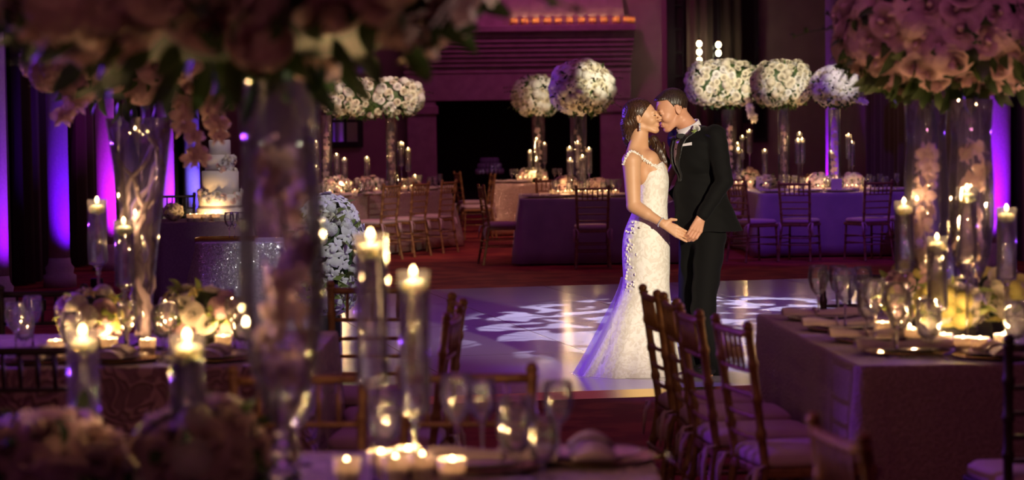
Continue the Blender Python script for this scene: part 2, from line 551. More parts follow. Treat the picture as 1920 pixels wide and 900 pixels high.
# tall iron framed window, back wall right
wx0, wx1 = at(1250, 60, YB).x, at(1421, 60, YB).x
wn = thing('window_1', 'window', None, ((wx0 + wx1) / 2, YB, 1.6)); wn['kind'] = 'structure'; del wn['category']
ww = (wx1 - wx0) / 2
f = MB(); H = 4.2
f.box(-ww, -ww + .14, -.12, 0, 0, H).box(ww - .07, ww, -.12, 0, 0, H).box(-ww, ww, -.12, 0, 0, .1).box(-ww, ww, -.12, 0, H - .1, H)
f.build('window_frame', 'iron', wn)
g = MB(); g.box(-ww + .28, -ww + .31, -.09, -.02, .1, H - .1).box(-ww + .62, -ww + .64, -.09, -.02, .1, H - .1).box(ww - .42, ww - .39, -.09, -.02, .1, H - .1)
for k in range(1, 10): g.box(-ww + .14, -ww + .28, -.08, -.03, k * .42, k * .42 + .03)
g.build('muntin', 'iron', wn)
M['dark_pane'] = pbr('dark_night_glass', (.05, .03, .04), .08, coat=.3)
MB().box(-ww + .1, ww - .05, -.03, -.005, .05, H - .05).build('pane', 'dark_pane', wn)

# drapes: wavy panels standing against the walls
def drape(name, p0, p1, z0, z1, mat, label, amp=.07, wl=.28, group=None):
    p0, p1 = Vector(p0), Vector(p1); L = (p1 - p0).length; t = (p1 - p0) / L; nrm = Vector((-t.y, t.x))
    n = max(12, int(L / wl * 8)); o = thing(name, 'curtain', label, (p0.x, p0.y, 0), 0, group)
    vs = []; th = .012
    for side in (0, 1):
        for k in range(n + 1):
            s = L * k / n
            for zz, am in ((z0, 1.15), ((z0 + z1) / 2, .95), (z1, .7)):
                off = amp * am * (math.sin(2 * PI * s / wl) + .35 * math.sin(2 * PI * s / wl * .37 + 1)) + side * th
                q = t * s + nrm * off
                vs.append((q.x, q.y, zz))
    fs = []; B = (n + 1) * 3
    for k in range(n):
        for j in range(2):
            a = k * 3 + j
            fs.append((a, a + 3, a + 4, a + 1)); fs.append((B + a, B + a + 1, B + a + 4, B + a + 3))
    for k in range(n):
        fs.append((k * 3, B + k * 3, B + k * 3 + 3, k * 3 + 3)); fs.append((k * 3 + 2, k * 3 + 5, B + k * 3 + 5, B + k * 3 + 2))
    fs.append((0, 1, B + 1, B)); fs.append((1, 2, B + 2, B + 1)); e = n * 3
    fs.append((e, B + e, B + e + 1, e + 1)); fs.append((e + 1, B + e + 1, B + e + 2, e + 2))
    MB().add(vs, fs, True).build('drape_panel', mat, o)
    r = MB(); a = t * -.05; b = t * (L + .05)
    r.tube([(a.x, a.y, z1 + .0), (b.x, b.y, z1 + .0)], .025, 8)
    r.build('curtain_rod', 'brass', o)
    return o

def wally(px, side):   # depth at which the side wall shows at this column
    x = XL if side < 0 else XR
    return x / ((px - 960) / F)

# columns: half round pilasters on the left and right walls, uplit
def column(x, y, label, r=.108):
    o = thing('column', 'column', label, (x, y, 0))
    MB().lathe([(r, .3), (r, 2), (r * .97, 3.5), (r * .94, ZC - .35)], 32).build('shaft', 'column', o)
    MB().lathe([(r + .06, 0), (r + .06, .12), (r + .03, .14), (r + .04, .2), (r + .01, .24), (r, .3)], 32).build('base', 'column', o)
    MB().lathe([(r * .94, ZC - .35), (r + .02, ZC - .3), (r + .05, ZC - .2), (r + .07, ZC - .15), (r + .07, ZC - .01)], 32).build('capital', 'column', o)
    return o

CX = XL + .62
colpx = [-8, 110, 200, 313, 362]
collab = ['nearest round column cut by the left edge of the photo', 'tall violet uplit column second from the left edge', 'pink violet uplit column behind the floating candles on the left', 'violet column seen just right of the trumpet vase', 'farthest left wall column, lit blue, beside the wedding cake']
for px, lb in zip(colpx, collab):
    Y = CX / ((px - 960) / F)
    column(CX, Y, 'white ' + lb if 'column' in lb else lb)
    spot('column_uplight', (CX + .42, Y - .25, .12), (CX, Y, 3.2), [75, 110, 150, 140, 130][colpx.index(px)],
         [(.3, .004, 1), (.16, .002, 1), (.55, .01, .95), (.36, .006, 1), (.07, .03, 1)][colpx.index(px)], 95, 1, .05)
    u = thing('uplight', 'light', 'black floor uplight at the foot of the ' + {-8: 'nearest left column', 110: 'second left column', 200: 'third left column', 313: 'fourth left column', 362: 'farthest left column'}[px], (CX + .42, Y - .25, 0))
    MB().lathe([(.06, 0), (.065, .02), (.065, .09), (.06, .1)], 16).build('housing', 'iron', u)
CXR = XR - .62
for px, lb, e in ((1877, 'white round column lit violet at the right edge of the photo', 520), (1563, 'far white column on the right wall lit violet behind the flowers', 420)):
    Y = CXR / ((px - 960) / F)
    column(CXR, Y, lb)
    spot('column_uplight', (CXR - .42, Y - .25, .12), (CXR, Y, 3.2), e * .35, (.33, .006, 1), 95, 1, .05)
    u = thing('uplight', 'light', 'black floor uplight at the foot of the %s right wall column' % ('near' if px > 1800 else 'far'), (CXR - .42, Y - .25, 0))
    MB().lathe([(.06, 0), (.065, .02), (.065, .09), (.06, .1)], 16).build('housing', 'iron', u)

DX = XL + .2
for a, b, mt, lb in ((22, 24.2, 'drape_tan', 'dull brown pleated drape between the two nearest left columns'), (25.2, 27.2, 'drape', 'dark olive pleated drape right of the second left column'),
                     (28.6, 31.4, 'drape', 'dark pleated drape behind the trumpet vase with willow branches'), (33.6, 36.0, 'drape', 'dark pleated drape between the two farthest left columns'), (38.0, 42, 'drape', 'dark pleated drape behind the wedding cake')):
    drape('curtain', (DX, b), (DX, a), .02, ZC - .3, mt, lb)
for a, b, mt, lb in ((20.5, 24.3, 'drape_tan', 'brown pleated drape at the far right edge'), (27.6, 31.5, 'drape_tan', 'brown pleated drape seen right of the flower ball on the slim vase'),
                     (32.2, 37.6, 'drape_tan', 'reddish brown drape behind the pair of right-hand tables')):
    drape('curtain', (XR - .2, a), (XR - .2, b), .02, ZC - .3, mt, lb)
drape('curtain', (at(1288, 100, YB - .3).x, YB - .25), (at(1338, 100, YB - .3).x, YB - .25), .02, ZC - .3, 'drape_tan', 'brown drape in the middle of the tall dark window', .05, .2)
drape('curtain', (at(1352, 100, YB - .3).x, YB - .25), (at(1392, 100, YB - .3).x, YB - .25), .02, ZC - .3, 'drape', 'dark olive drape at the right of the tall dark window', .05, .2)

# wall mirror / cross barred, left of the hearth
mx0, mx1 = at(614, 240, YB).x, at(681, 240, YB).x
mz0, mz1 = at(650, 276, YB).z, at(650, 205, YB).z + .25
mr = thing('mirror', 'mirror', 'dark framed mirror with crossed bars reflecting candle glow left of the fireplace', ((mx0 + mx1) / 2, YB, (mz0 + mz1) / 2))
a, b = (mx1 - mx0) / 2, (mz1 - mz0) / 2; w = .1
bevel(MB().box(-a, -a + w, -.07, 0, -b, b).box(a - w, a, -.07, 0, -b, b).box(-a + w, a - w, -.07, 0, -b, -b + w).box(-a + w, a - w, -.07, 0, b - w, b).build('frame', 'iron', mr), .01)
MB().box(-.025, .025, -.05, -.01, -b + w, b - w).box(-a + w, a - w, -.05, -.01, -.02, .03).build('cross_bars', 'iron', mr)
M['mirror_glass'] = pbr('mirror_glass', (.85, .8, .85), .02, metal=1)
MB().box(-a + w, a - w, -.012, -.002, -b + w, b - w).build('mirror_glass', 'mirror_glass', mr)

# dark picture right of the hearth (seen between groom and candles)
pz = at(1425, 235, YB)
pr = thing('picture_frame', 'picture', 'small dark framed panel on the purple wall behind the right candles', (at(1425, 220, YB).x, YB, pz.z + .1))
bevel(MB().box(-.13, .13, -.05, 0, -.4, .4).build('frame', 'iron', pr), .01)
MB().box(-.09, .09, -.055, -.05, -.34, .34).build('panel', 'soot', pr)

# ------------------------------------------------------------------ dance floor
A = on(997, 737, .03); B = on(1200, 730, .03); C_ = on(800, 543, .03); D_ = on(1350, 527, .03)
def ext(p, q, x):
    t = (x - p.x) / (q.x - p.x); return (x, p.y + (q.y - p.y) * t)
pl = [ext(A, B, -2.6), ext(A, B, 4.6), ext(C_, D_, 4.9), ext(C_, D_, -2.35)]
df = thing('dance_floor', 'dance floor', 'glossy white dance floor with gold edge trim, laid on the red carpet', (pl[0][0], pl[0][1], 0), math.atan2(pl[1][1] - pl[0][1], pl[1][0] - pl[0][0]))
MI = Matrix.Rotation(-df.rotation_euler.z, 3, 'Z')
loc = [MI @ Vector((p[0] - pl[0][0], p[1] - pl[0][1], 0)) for p in pl]
o = MB().prism([(q.x, q.y) for q in loc], .002, .03).build('floor_panels', 'dance', df)
tr = MB(); L = loc[1].x
tr.add([(0, -.16, .003), (L, -.16, .003), (L, 0, .032), (0, 0, .032), (0, 0, .0), (L, 0, .0)], [(0, 1, 2, 3), (0, 4, 5, 1), (1, 5, 2), (0, 3, 4), (3, 2, 5, 4)], False)
tr.build('edge_trim', 'brass', df)
lt = MB(); lt.prism([(loc[0].x - .12, loc[0].y), (loc[0].x, loc[0].y), (loc[3].x, loc[3].y), (loc[3].x - .12, loc[3].y)], .003, .025)
lt.build('edge_trim', 'brass', df)

# ================================================================== CHIAVARI CHAIR
def make_chair(wood, label):
    t = thing('chiavari_chair', 'chair', label)
    W2, Dp, SH, TOP = .19, .20, .435, .90
    def knot(mb, p0, p1, r, n=4):
        p0, p1 = Vector(p0), Vector(p1)
        L = (p1 - p0)
        pts, rs = [], []
        for k in range(n + 1):
            c = k / n
            for dc, rr in ((-.018, r), (-.009, r * 1.22), (0, r * 1.3), (.009, r * 1.22), (.018, r)):
                cc = c + dc / L.length * 1.0
                if 0 <= cc <= 1: pts.append(p0 + L * cc); rs.append(rr)
        mb.tube(pts, rs, 7)
    for s in (-1, 1):
        m = MB(); knot(m, (s * (W2 - .005), Dp, 0), (s * (W2 - .02), Dp - .02, SH), .0135, 3); m.build('leg', wood, t)
        m = MB(); knot(m, (s * (W2 - .0), -Dp - .06, 0), (s * (W2 - .025), -Dp + .015, SH), .015, 3)
        knot(m, (s * (W2 - .025), -Dp + .015, SH), (s * (W2 - .01), -Dp - .045, TOP), .0155, 4)
        m.ball((s * (W2 - .01), -Dp - .047, TOP + .012), (.019, .019, .018), 8, 6)
        m.build('leg', wood, t)
    def yb(z): return -Dp + .015 - .06 * (z - SH) / (TOP - SH)
    def rail(z, r, name):
        m = MB(); pts = []
        for k in range(9):
            u = -1 + k / 4
            pts.append((u * (W2 - .017), yb(z) - .012 * (1 - u * u), z))
        m.tube(pts, [r] * 9, 7); m.build(name, wood, t)
    rail(TOP - .015, .0135, 'top_rail')
    for z in (.76, .68, .605, .53): rail(z, .0085, 'back_rail')
    for k in range(5):
        x = -.11 + k * .055
        MB().tube([(x, yb(.76) - .01, .76), (x, yb(.83) - .011, .82), (x, yb(TOP) - .01, TOP - .02)], [.006, .0085, .006], 6).build('spindle', wood, t)
    sf = MB(); sf.prism([(-W2 + .012, -Dp + .0), (W2 - .012, -Dp + .0), (W2 + .008, Dp - .0), (-W2 - .008, Dp - .0)], SH - .035, SH)
    bevel(sf.build('seat_frame', wood, t), .008)
    for z in (.19, .27):
        MB().tube([(-W2 + .006, Dp - .008, z), (W2 - .006, Dp - .008, z)], .008, 6).build('stretcher', wood, t)
        MB().tube([(-W2 + .004, -Dp - .03, z), (W2 - .004, -Dp - .03, z)], .008, 6).build('stretcher', wood, t)
        for s in (-1, 1): MB().tube([(s * (W2 - .004), Dp - .01, z + .02), (s * (W2 - .004), -Dp - .025, z + .02)], .008, 6).build('stretcher', wood, t)
    # cushion: soft rounded pad
    vs, fs = [], []
    n = 12
    for lay, (zz, sc) in enumerate(((SH, .93), (SH + .012, 1.0), (SH + .035, .99), (SH + .05, .90), (SH + .056, .55), (SH + .057, .02))):
        for k in range(4 * n):
            w = 2 * PI * k / (4 * n)
            c, s = math.cos(w), math.sin(w)
            e = .32
            x = math.copysign(abs(c) ** e, c) * .195 * sc; y = math.copysign(abs(s) ** e, s) * .2 * sc
            vs.append((x * (1 + .04 * y / .2), y, zz))
    K = 4 * n
    for l in range(5):
        for k in range(K): fs.append((l * K + k, l * K + (k + 1) % K, (l + 1) * K + (k + 1) % K, (l + 1) * K + k))
    fs.append(tuple(range(K))[::-1])
    cu = MB().add(vs, fs, True).build('cushion', 'cushion', t)
    for s in (-1, 1):
        m = MB(); x = s * (W2 - .01)
        m.tube([(x, -Dp + .01, SH + .01), (x + s * .03, -Dp - .03, SH + .005), (x + s * .025, -Dp - .04, SH - .05), (x + s * .03, -Dp - .045, SH - .13)], [.008, .012, .014, .01], 6, True, .4)
        m.tube([(x, -Dp - .02, SH + .01), (x - s * .02, -Dp - .045, SH - .03), (x - s * .01, -Dp - .05, SH - .1)], [.008, .012, .008], 6, True, .4)
        m.build('cushion_tie', 'cushion', cu)
    return t

CH = {}
def chair(px, Y, rz, label, dark=False, group=None, x=None):
    key = dark
    X = at(px, 400, Y).x if x is None else x
    if key not in CH:
        CH[key] = make_chair('chair_dark' if dark else 'chair_gold', label)
        c = CH[key]; c.location = (X, Y, 0); c.rotation_euler = (0, 0, R(rz))
        bpy.context.view_layer.update()
        return c
    c = dup(CH[key], (X, Y, 0), R(rz), label)
    return c

# ================================================================== TABLES
def table(name, corners, mat, label, clabel, hem=.02, flare=.07, seed=1, zt=.76, group=None):
    """corners ccw; a table with top and legs, and its floor-length cloth with folds"""
    P = [Vector((c[0], c[1])) for c in corners]
    c = sum(P, Vector((0, 0))) / len(P)
    t = thing(name, 'table', label, (c.x, c.y, 0))
    loc = [p - c for p in P]
    ins = [p * .985 for p in loc]
    bevel(MB().prism([(p.x, p.y) for p in ins], zt - .035, zt - .006).build('tabletop', 'drape', t), .004)
    for p in loc:
        q = p * .86
        MB().tube([(q.x, q.y, 0), (q.x, q.y, zt - .035)], .02, 8).build('leg', 'iron', t)
    r = random.Random(seed)
    # outline points with rounded corners
    out = []
    n = len(loc)
    for i in range(n):
        a, b = loc[i], loc[(i + 1) % n]
        L = (b - a).length; m = max(4, int(L / .035)); d = (b - a) / L
        nr = Vector((d.y, -d.x))
        for k in range(m):
            s = (k + .5) / m
            out.append((a.lerp(b, s), nr, s * L, L))
    # smooth normals around corners
    K = len(out); nrm = []
    for k in range(K):
        v = Vector((0, 0))
        for j in range(-3, 4): v += out[(k + j) % K][1]
        nrm.append(v.normalized())
    ph = [r.uniform(0, 6) for _ in range(6)]
    lv = [(zt, 0.0), (zt - .012, .006), (zt - .05, .012), (zt * .72, .3), (zt * .45, .62), (zt * .2, .86), (hem, 1.0)]
    vs = []
    for li, (z, g) in enumerate(lv):
        for k in range(K):
            p, nn, s, L = out[k]
            ss = k * .035
            fold = (.5 + .5 * math.sin(ss * 21 + ph[0] + .8 * math.sin(ss * 3 + ph[2]))) * .6 + .4 * (.5 + .5 * math.sin(ss * 9 + ph[1]))
            cd = min(s, L - s)
            corner = math.exp(-(cd / .16) ** 2)
            off = (0.004 if g == 0 else .01 + g * (flare * .35 * fold + flare * .3 + corner * flare * 1.0))
            q = p + nn * off
            vs.append((q.x, q.y, z))
    fs = []
    for l in range(len(lv) - 1):
        for k in range(K):
            k2 = (k + 1) % K
            fs.append((l * K + k2, l * K + k, (l + 1) * K + k, (l + 1) * K + k2))
    fs.append(tuple(range(K)))
    cl = MB().add(vs, fs, True).build('tablecloth', mat, None, (c.x, c.y, 0))
    for p in cl.data.polygons:
        if len(p.vertices) > 4: p.use_smooth = False
    md = cl.modifiers.new('thickness', 'SOLIDIFY'); md.thickness = .003; md.offset = 0
    tag(cl, 'tablecloth', clabel)
    return t

def rect(x0, x1, y0, y1): return [(x0, y0), (x1, y0), (x1, y1), (x0, y1)]

# front table
table('banquet_table', rect(-1.95, .33, 3.9, 6.2), 'cloth_rose', 'rectangular table under the rose cloth nearest the camera', 'patterned rose cloth on the nearest table at the bottom of the photo')
# middle-left table
table('banquet_table', rect(-2.7, -.72, 8.5, 9.95), 'cloth_rose', 'rectangular table under the rose cloth in the left middle distance', 'patterned rose cloth on the left middle table with willow vase', seed=2, flare=.035)
# right table
table('banquet_table', [(1.17, 8.25), (3.4, 8.25), (3.3, 10.55), (1.06, 10.55)], 'cloth_dusk', 'square table under the dusky cloth at the right with four set places', 'dusky rose cloth on the near right table', seed=3, flare=.03)
# far left table (its long side runs away from us)
table('banquet_table', [(-2.2, 29.2), (-.8, 32.6), (-1.9, 33.1), (-3.4, 29.7)], 'cloth_seq', 'long table under a blush cloth left of the fireplace', 'blush embroidered cloth on the far left table', seed=4, flare=.12)
# centre table
table('banquet_table', rect(.10, 1.9, 27.9, 30.1), 'cloth_lav', 'square table behind the bride', 'lavender cloth on the table right behind the bride', seed=5)
table('banquet_table', rect(-.27, 1.3, 35.6, 37.6), 'cloth_gold', 'farthest table before the hearth', 'glittering gold sequin cloth on the farthest table', seed=6)
# far right tables
table('banquet_table', rect(2.92, 5.0, 28.9, 31.1), 'cloth_lav', 'wide table at the far right behind the empty chairs', 'lavender cloth lit violet on the far right table', seed=7)
table('banquet_table', rect(1.6, 3.35, 31.3, 33.3), 'cloth_rose', 'table behind the groom', 'dim rose cloth on the table behind the groom', seed=8)
# cake table and sequin side table
ck = at(378, 415, 22.3)
table('cake_table', [(at(297, 418, 22.0).x, 22.0), (at(470, 418, 22.0).x, 22.0), (at(470, 418, 22.9).x, 22.9), (at(300, 418, 22.9).x, 22.9)], 'cloth_plain', 'square table carrying the wedding cake', 'dark plum cloth under the wedding cake', seed=9, flare=.1)
table('sweetheart_table', [(at(368, 455, 18).x, 18.0), (at(528, 455, 18).x, 18.0), (at(528, 455, 18.6).x, 18.7), (at(372, 455, 18.6).x, 18.7)], 'cloth_silver' if 'cloth_silver' in M else 'cloth_seq', 'small table in front of the cake table', 'silvery sequin cloth on the small table before the cake', seed=10, flare=.1)

# ------------------------------------------------------------------ chairs
chair(1110, 27.3, 0, 'gold chiavari chair with its back to us at the lavender cloth left of the bride')
chair(942, 28.25, -80, 'gold chiavari chair side-on at the left end of the lavender centre table')
chair(1030, 31.0, 175, 'gold chiavari chair on the far side of the lavender centre table')
chair(0, 29.47, 60, 'gold chiavari chair nearest us at the far left table', x=-1.64)
chair(0, 30.25, 60, 'second gold chiavari chair along the far left table', x=-1.32)
chair(0, 31.05, 62, 'third gold chiavari chair along the far left table, partly hidden by the second', x=-1.0)
chair(888, 36.8, -75, 'gold chiavari chair before the dark hearth, farthest of the pair')
chair(893, 34.6, 100, 'gold chiavari chair before the dark hearth, nearer of the pair')
chair(1500, 28.25, -22, 'chiavari chair right of the groom with its seat turned right')
chair(1626, 28.25, 24, 'chiavari chair at the violet lit cloth with its seat turned left')
chair(1414, 28.15, -60, 'chiavari chair closest to the groom on the right, seat showing beside his jacket')
chair(1368, 30.8, -5, 'chiavari chair with its back to us between groom and far right table')
chair(1692, 28.6, 60, 'chiavari chair at the right end of the violet lit cloth')
chair(1492, 31.5, 178, 'chiavari chair on the far side of the far right table')
chair(330, 26.3, 12, 'dark chiavari chair left of the wedding cake', dark=True)
# around the middle-left table
chair(60, 8.04, 0, 'near-black chiavari chair in front of the left middle table at the left edge', dark=True)
chair(55, 10.3, 180, 'near-black chiavari chair behind the left middle table at the left edge', dark=True)
chair(678, 10.28, 174, 'brown chiavari chair behind the left middle table under the white orchids')
chair(0, 9.5, 98, 'brown chiavari chair side-on at the right end of the left middle table', x=-.46)
chair(0, 8.86, 84, 'brown chiavari chair at the near right corner of the left middle table', x=-.46)
# far side of the front table
chair(868, 6.52, 180, 'gold chiavari chair facing us behind the nearest table, right of the stemmed candles')
chair(540, 6.55, 180, 'gold chiavari chair facing us behind the nearest table, beside the tall vase foot')
# right table, left side
for (X, Y, rz, lb) in ((.80, 9.92, -84, 'farthest of four brown chiavari chairs lined up at the right table'), (.85, 9.42, -86, 'second farthest of four brown chiavari chairs lined up at the right table'),
                       (.88, 8.85, -83, 'second nearest of four brown chiavari chairs lined up at the right table'), (.98, 8.32, -78, 'nearest of four brown chiavari chairs lined up at the right table')):
    chair(0, Y, rz, lb, x=X)
chair(1630, 10.75, 180, 'dark chiavari chair on the far side of the near right table', dark=True)
chair(1950, 7.75, 6, 'near-black chiavari chair cut by the right edge of the photo', dark=True)
chair(0, 5.38, -80, 'blurred brown chiavari chair nearest the camera at the bottom right', x=.95)
# ================================================================== BLOOMS
def rose_mb(seed=0, layers=((.2, .78, 3), (.4, .74, 4), (.62, .66, 5), (.84, .5, 6), (1.0, .3, 6))):
    r = random.Random(seed); m = MB()
    m.ball((0, 0, .3), (.2, .2, .42), 8, 6)
    for li, (RR, H, n) in enumerate(layers):
        a0 = r.uniform(0, 6)
        for k in range(n):
            a = a0 + 2 * PI * k / n + r.uniform(-.1, .1); wd = 2 * PI / n * 1.25
            vs = []; U, V = 5, 4
            h = H * r.uniform(.9, 1.08); curl = (.02 + .16 * li / 4) * r.uniform(.7, 1.3)
            for j in range(V + 1):
                v = j / V
                for i in range(U + 1):
                    u = -1 + 2 * i / U
                    rr = RR * (.3 + .7 * math.sin(v * PI / 2 * 1.05)) + curl * v ** 4 - .03 * (u * u) + .02 * math.cos(k * 2.4)
                    z = -.12 - .1 * li / 4 + (h + .12) * (v ** .8) * (1 - .16 * abs(u) ** 2.5) - curl * .9 * max(0, v - .7) / .3
                    aa = a + u * wd / 2 * (.55 + .45 * math.sin(min(1, v * 1.2) * PI / 2))
                    vs.append((rr * math.cos(aa), rr * math.sin(aa), z))
            fs = [(j * (U + 1) + i, j * (U + 1) + i + 1, (j + 1) * (U + 1) + i + 1, (j + 1) * (U + 1) + i) for j in range(V) for i in range(U)]
            m.add(vs, fs, True)
    return m

def hyd_mb(seed=0, n=46):
    r = random.Random(seed); m = MB()
    m.ball((0, 0, .08), (.6, .6, .5), 10, 7)
    for i in range(n):
        t = math.acos(1 - 1.25 * (i + .5) / n); w = i * 2.39996
        d = Vector((math.sin(t) * math.cos(w), math.sin(t) * math.sin(w), math.cos(t)))
        q = d.to_track_quat('Z', 'Y').to_matrix().to_4x4()
        Mx = Matrix.Translation(Vector((0, 0, .1)) + Vector((d.x * .84, d.y * .84, d.z * .7))) @ q @ Matrix.Rotation(r.uniform(0, 1.5), 4, 'Z')
        for k in range(4):
            a = PI / 2 * k; s = .19 * r.uniform(.85, 1.15)
            P = [(0, 0, 0), (s * .7, -s * .55, .05), (s * 1.35, -s * .4, .04), (s * 1.5, 0, .0), (s * 1.35, s * .4, .04), (s * .7, s * .55, .05), (s * .8, 0, .02)]
            c, sn = math.cos(a), math.sin(a)
            P = [(x * c - y * sn, x * sn + y * c, z) for x, y, z in P]
            m.add(P, [(0, 1, 6), (1, 2, 6), (2, 3, 6), (3, 4, 6), (4, 5, 6), (5, 0, 6)], True, Mx)
    return m

def orchid_mb():
    m = MB()
    for k, (L, W, a) in enumerate(((1, .42, 90), (1.0, .8, 10), (1.0, .8, 170), (.95, .42, -50), (.95, .42, -130))):
        a = R(a); vs = []; U, V = 4, 5
        for j in range(V + 1):
            v = j / V
            for i in range(U + 1):
                u = -1 + 2 * i / U
                w = W * math.sin(min(1, v * .92 + .08) * PI) ** .6 * .5
                x, y, z = L * v, u * w, .12 * math.sin(v * PI) - .12 * u * u * v + (.02 if k in (1, 2) else 0)
                vs.append((x * math.cos(a) - y * math.sin(a), x * math.sin(a) + y * math.cos(a), z))
        fs = [(j * (U + 1) + i, j * (U + 1) + i + 1, (j + 1) * (U + 1) + i + 1, (j + 1) * (U + 1) + i) for j in range(V) for i in range(U)]
        m.add(vs, fs, True)
    m.ball((0, -.12, .14), (.13, .2, .14), 8, 6)
    return m

BL = {}
def bloom(kind, mat):
    k = (kind, mat)
    if k not in BL:
        mb = {'rose': rose_mb(1), 'garden_rose': rose_mb(5, ((.25, .55, 4), (.45, .55, 5), (.65, .5, 6), (.85, .4, 7), (1.05, .22, 7))), 'peony': rose_mb(11, ((.3, .5, 5), (.5, .52, 6), (.7, .46, 7), (.88, .36, 8), (1.0, .2, 8))), 'hydrangea': hyd_mb(2), 'orchid': orchid_mb()}[kind]
        BL[k] = mb.mesh(kind + '_' + mat, mat)
    return BL[k]

def leaf_into(mb, p, d, L, W, r):
    """a folded, arched leaf from p towards d"""
    d = d.normalized(); s = d.cross(Vector((r.uniform(-1, 1), r.uniform(-1, 1), r.uniform(-.3, 1)))).normalized(); n = s.cross(d)
    vs = []
    for v, w, h in ((0, .04, 0), (.3, .9, .08), (.6, 1, .06), (.85, .55, -.04), (1, .02, -.16)):
        c = p + d * (L * v) + n * (L * h)
        vs += [c - s * (W * w / 2) + n * (W * .15 * w), c, c + s * (W * w / 2) + n * (W * .15 * w)]
    fs = []
    for j in range(4):
        for i in range(2): fs.append((j * 3 + i, j * 3 + i + 1, j * 3 + 4 + i, j * 3 + 3 + i))
    mb.add(vs, fs, True)

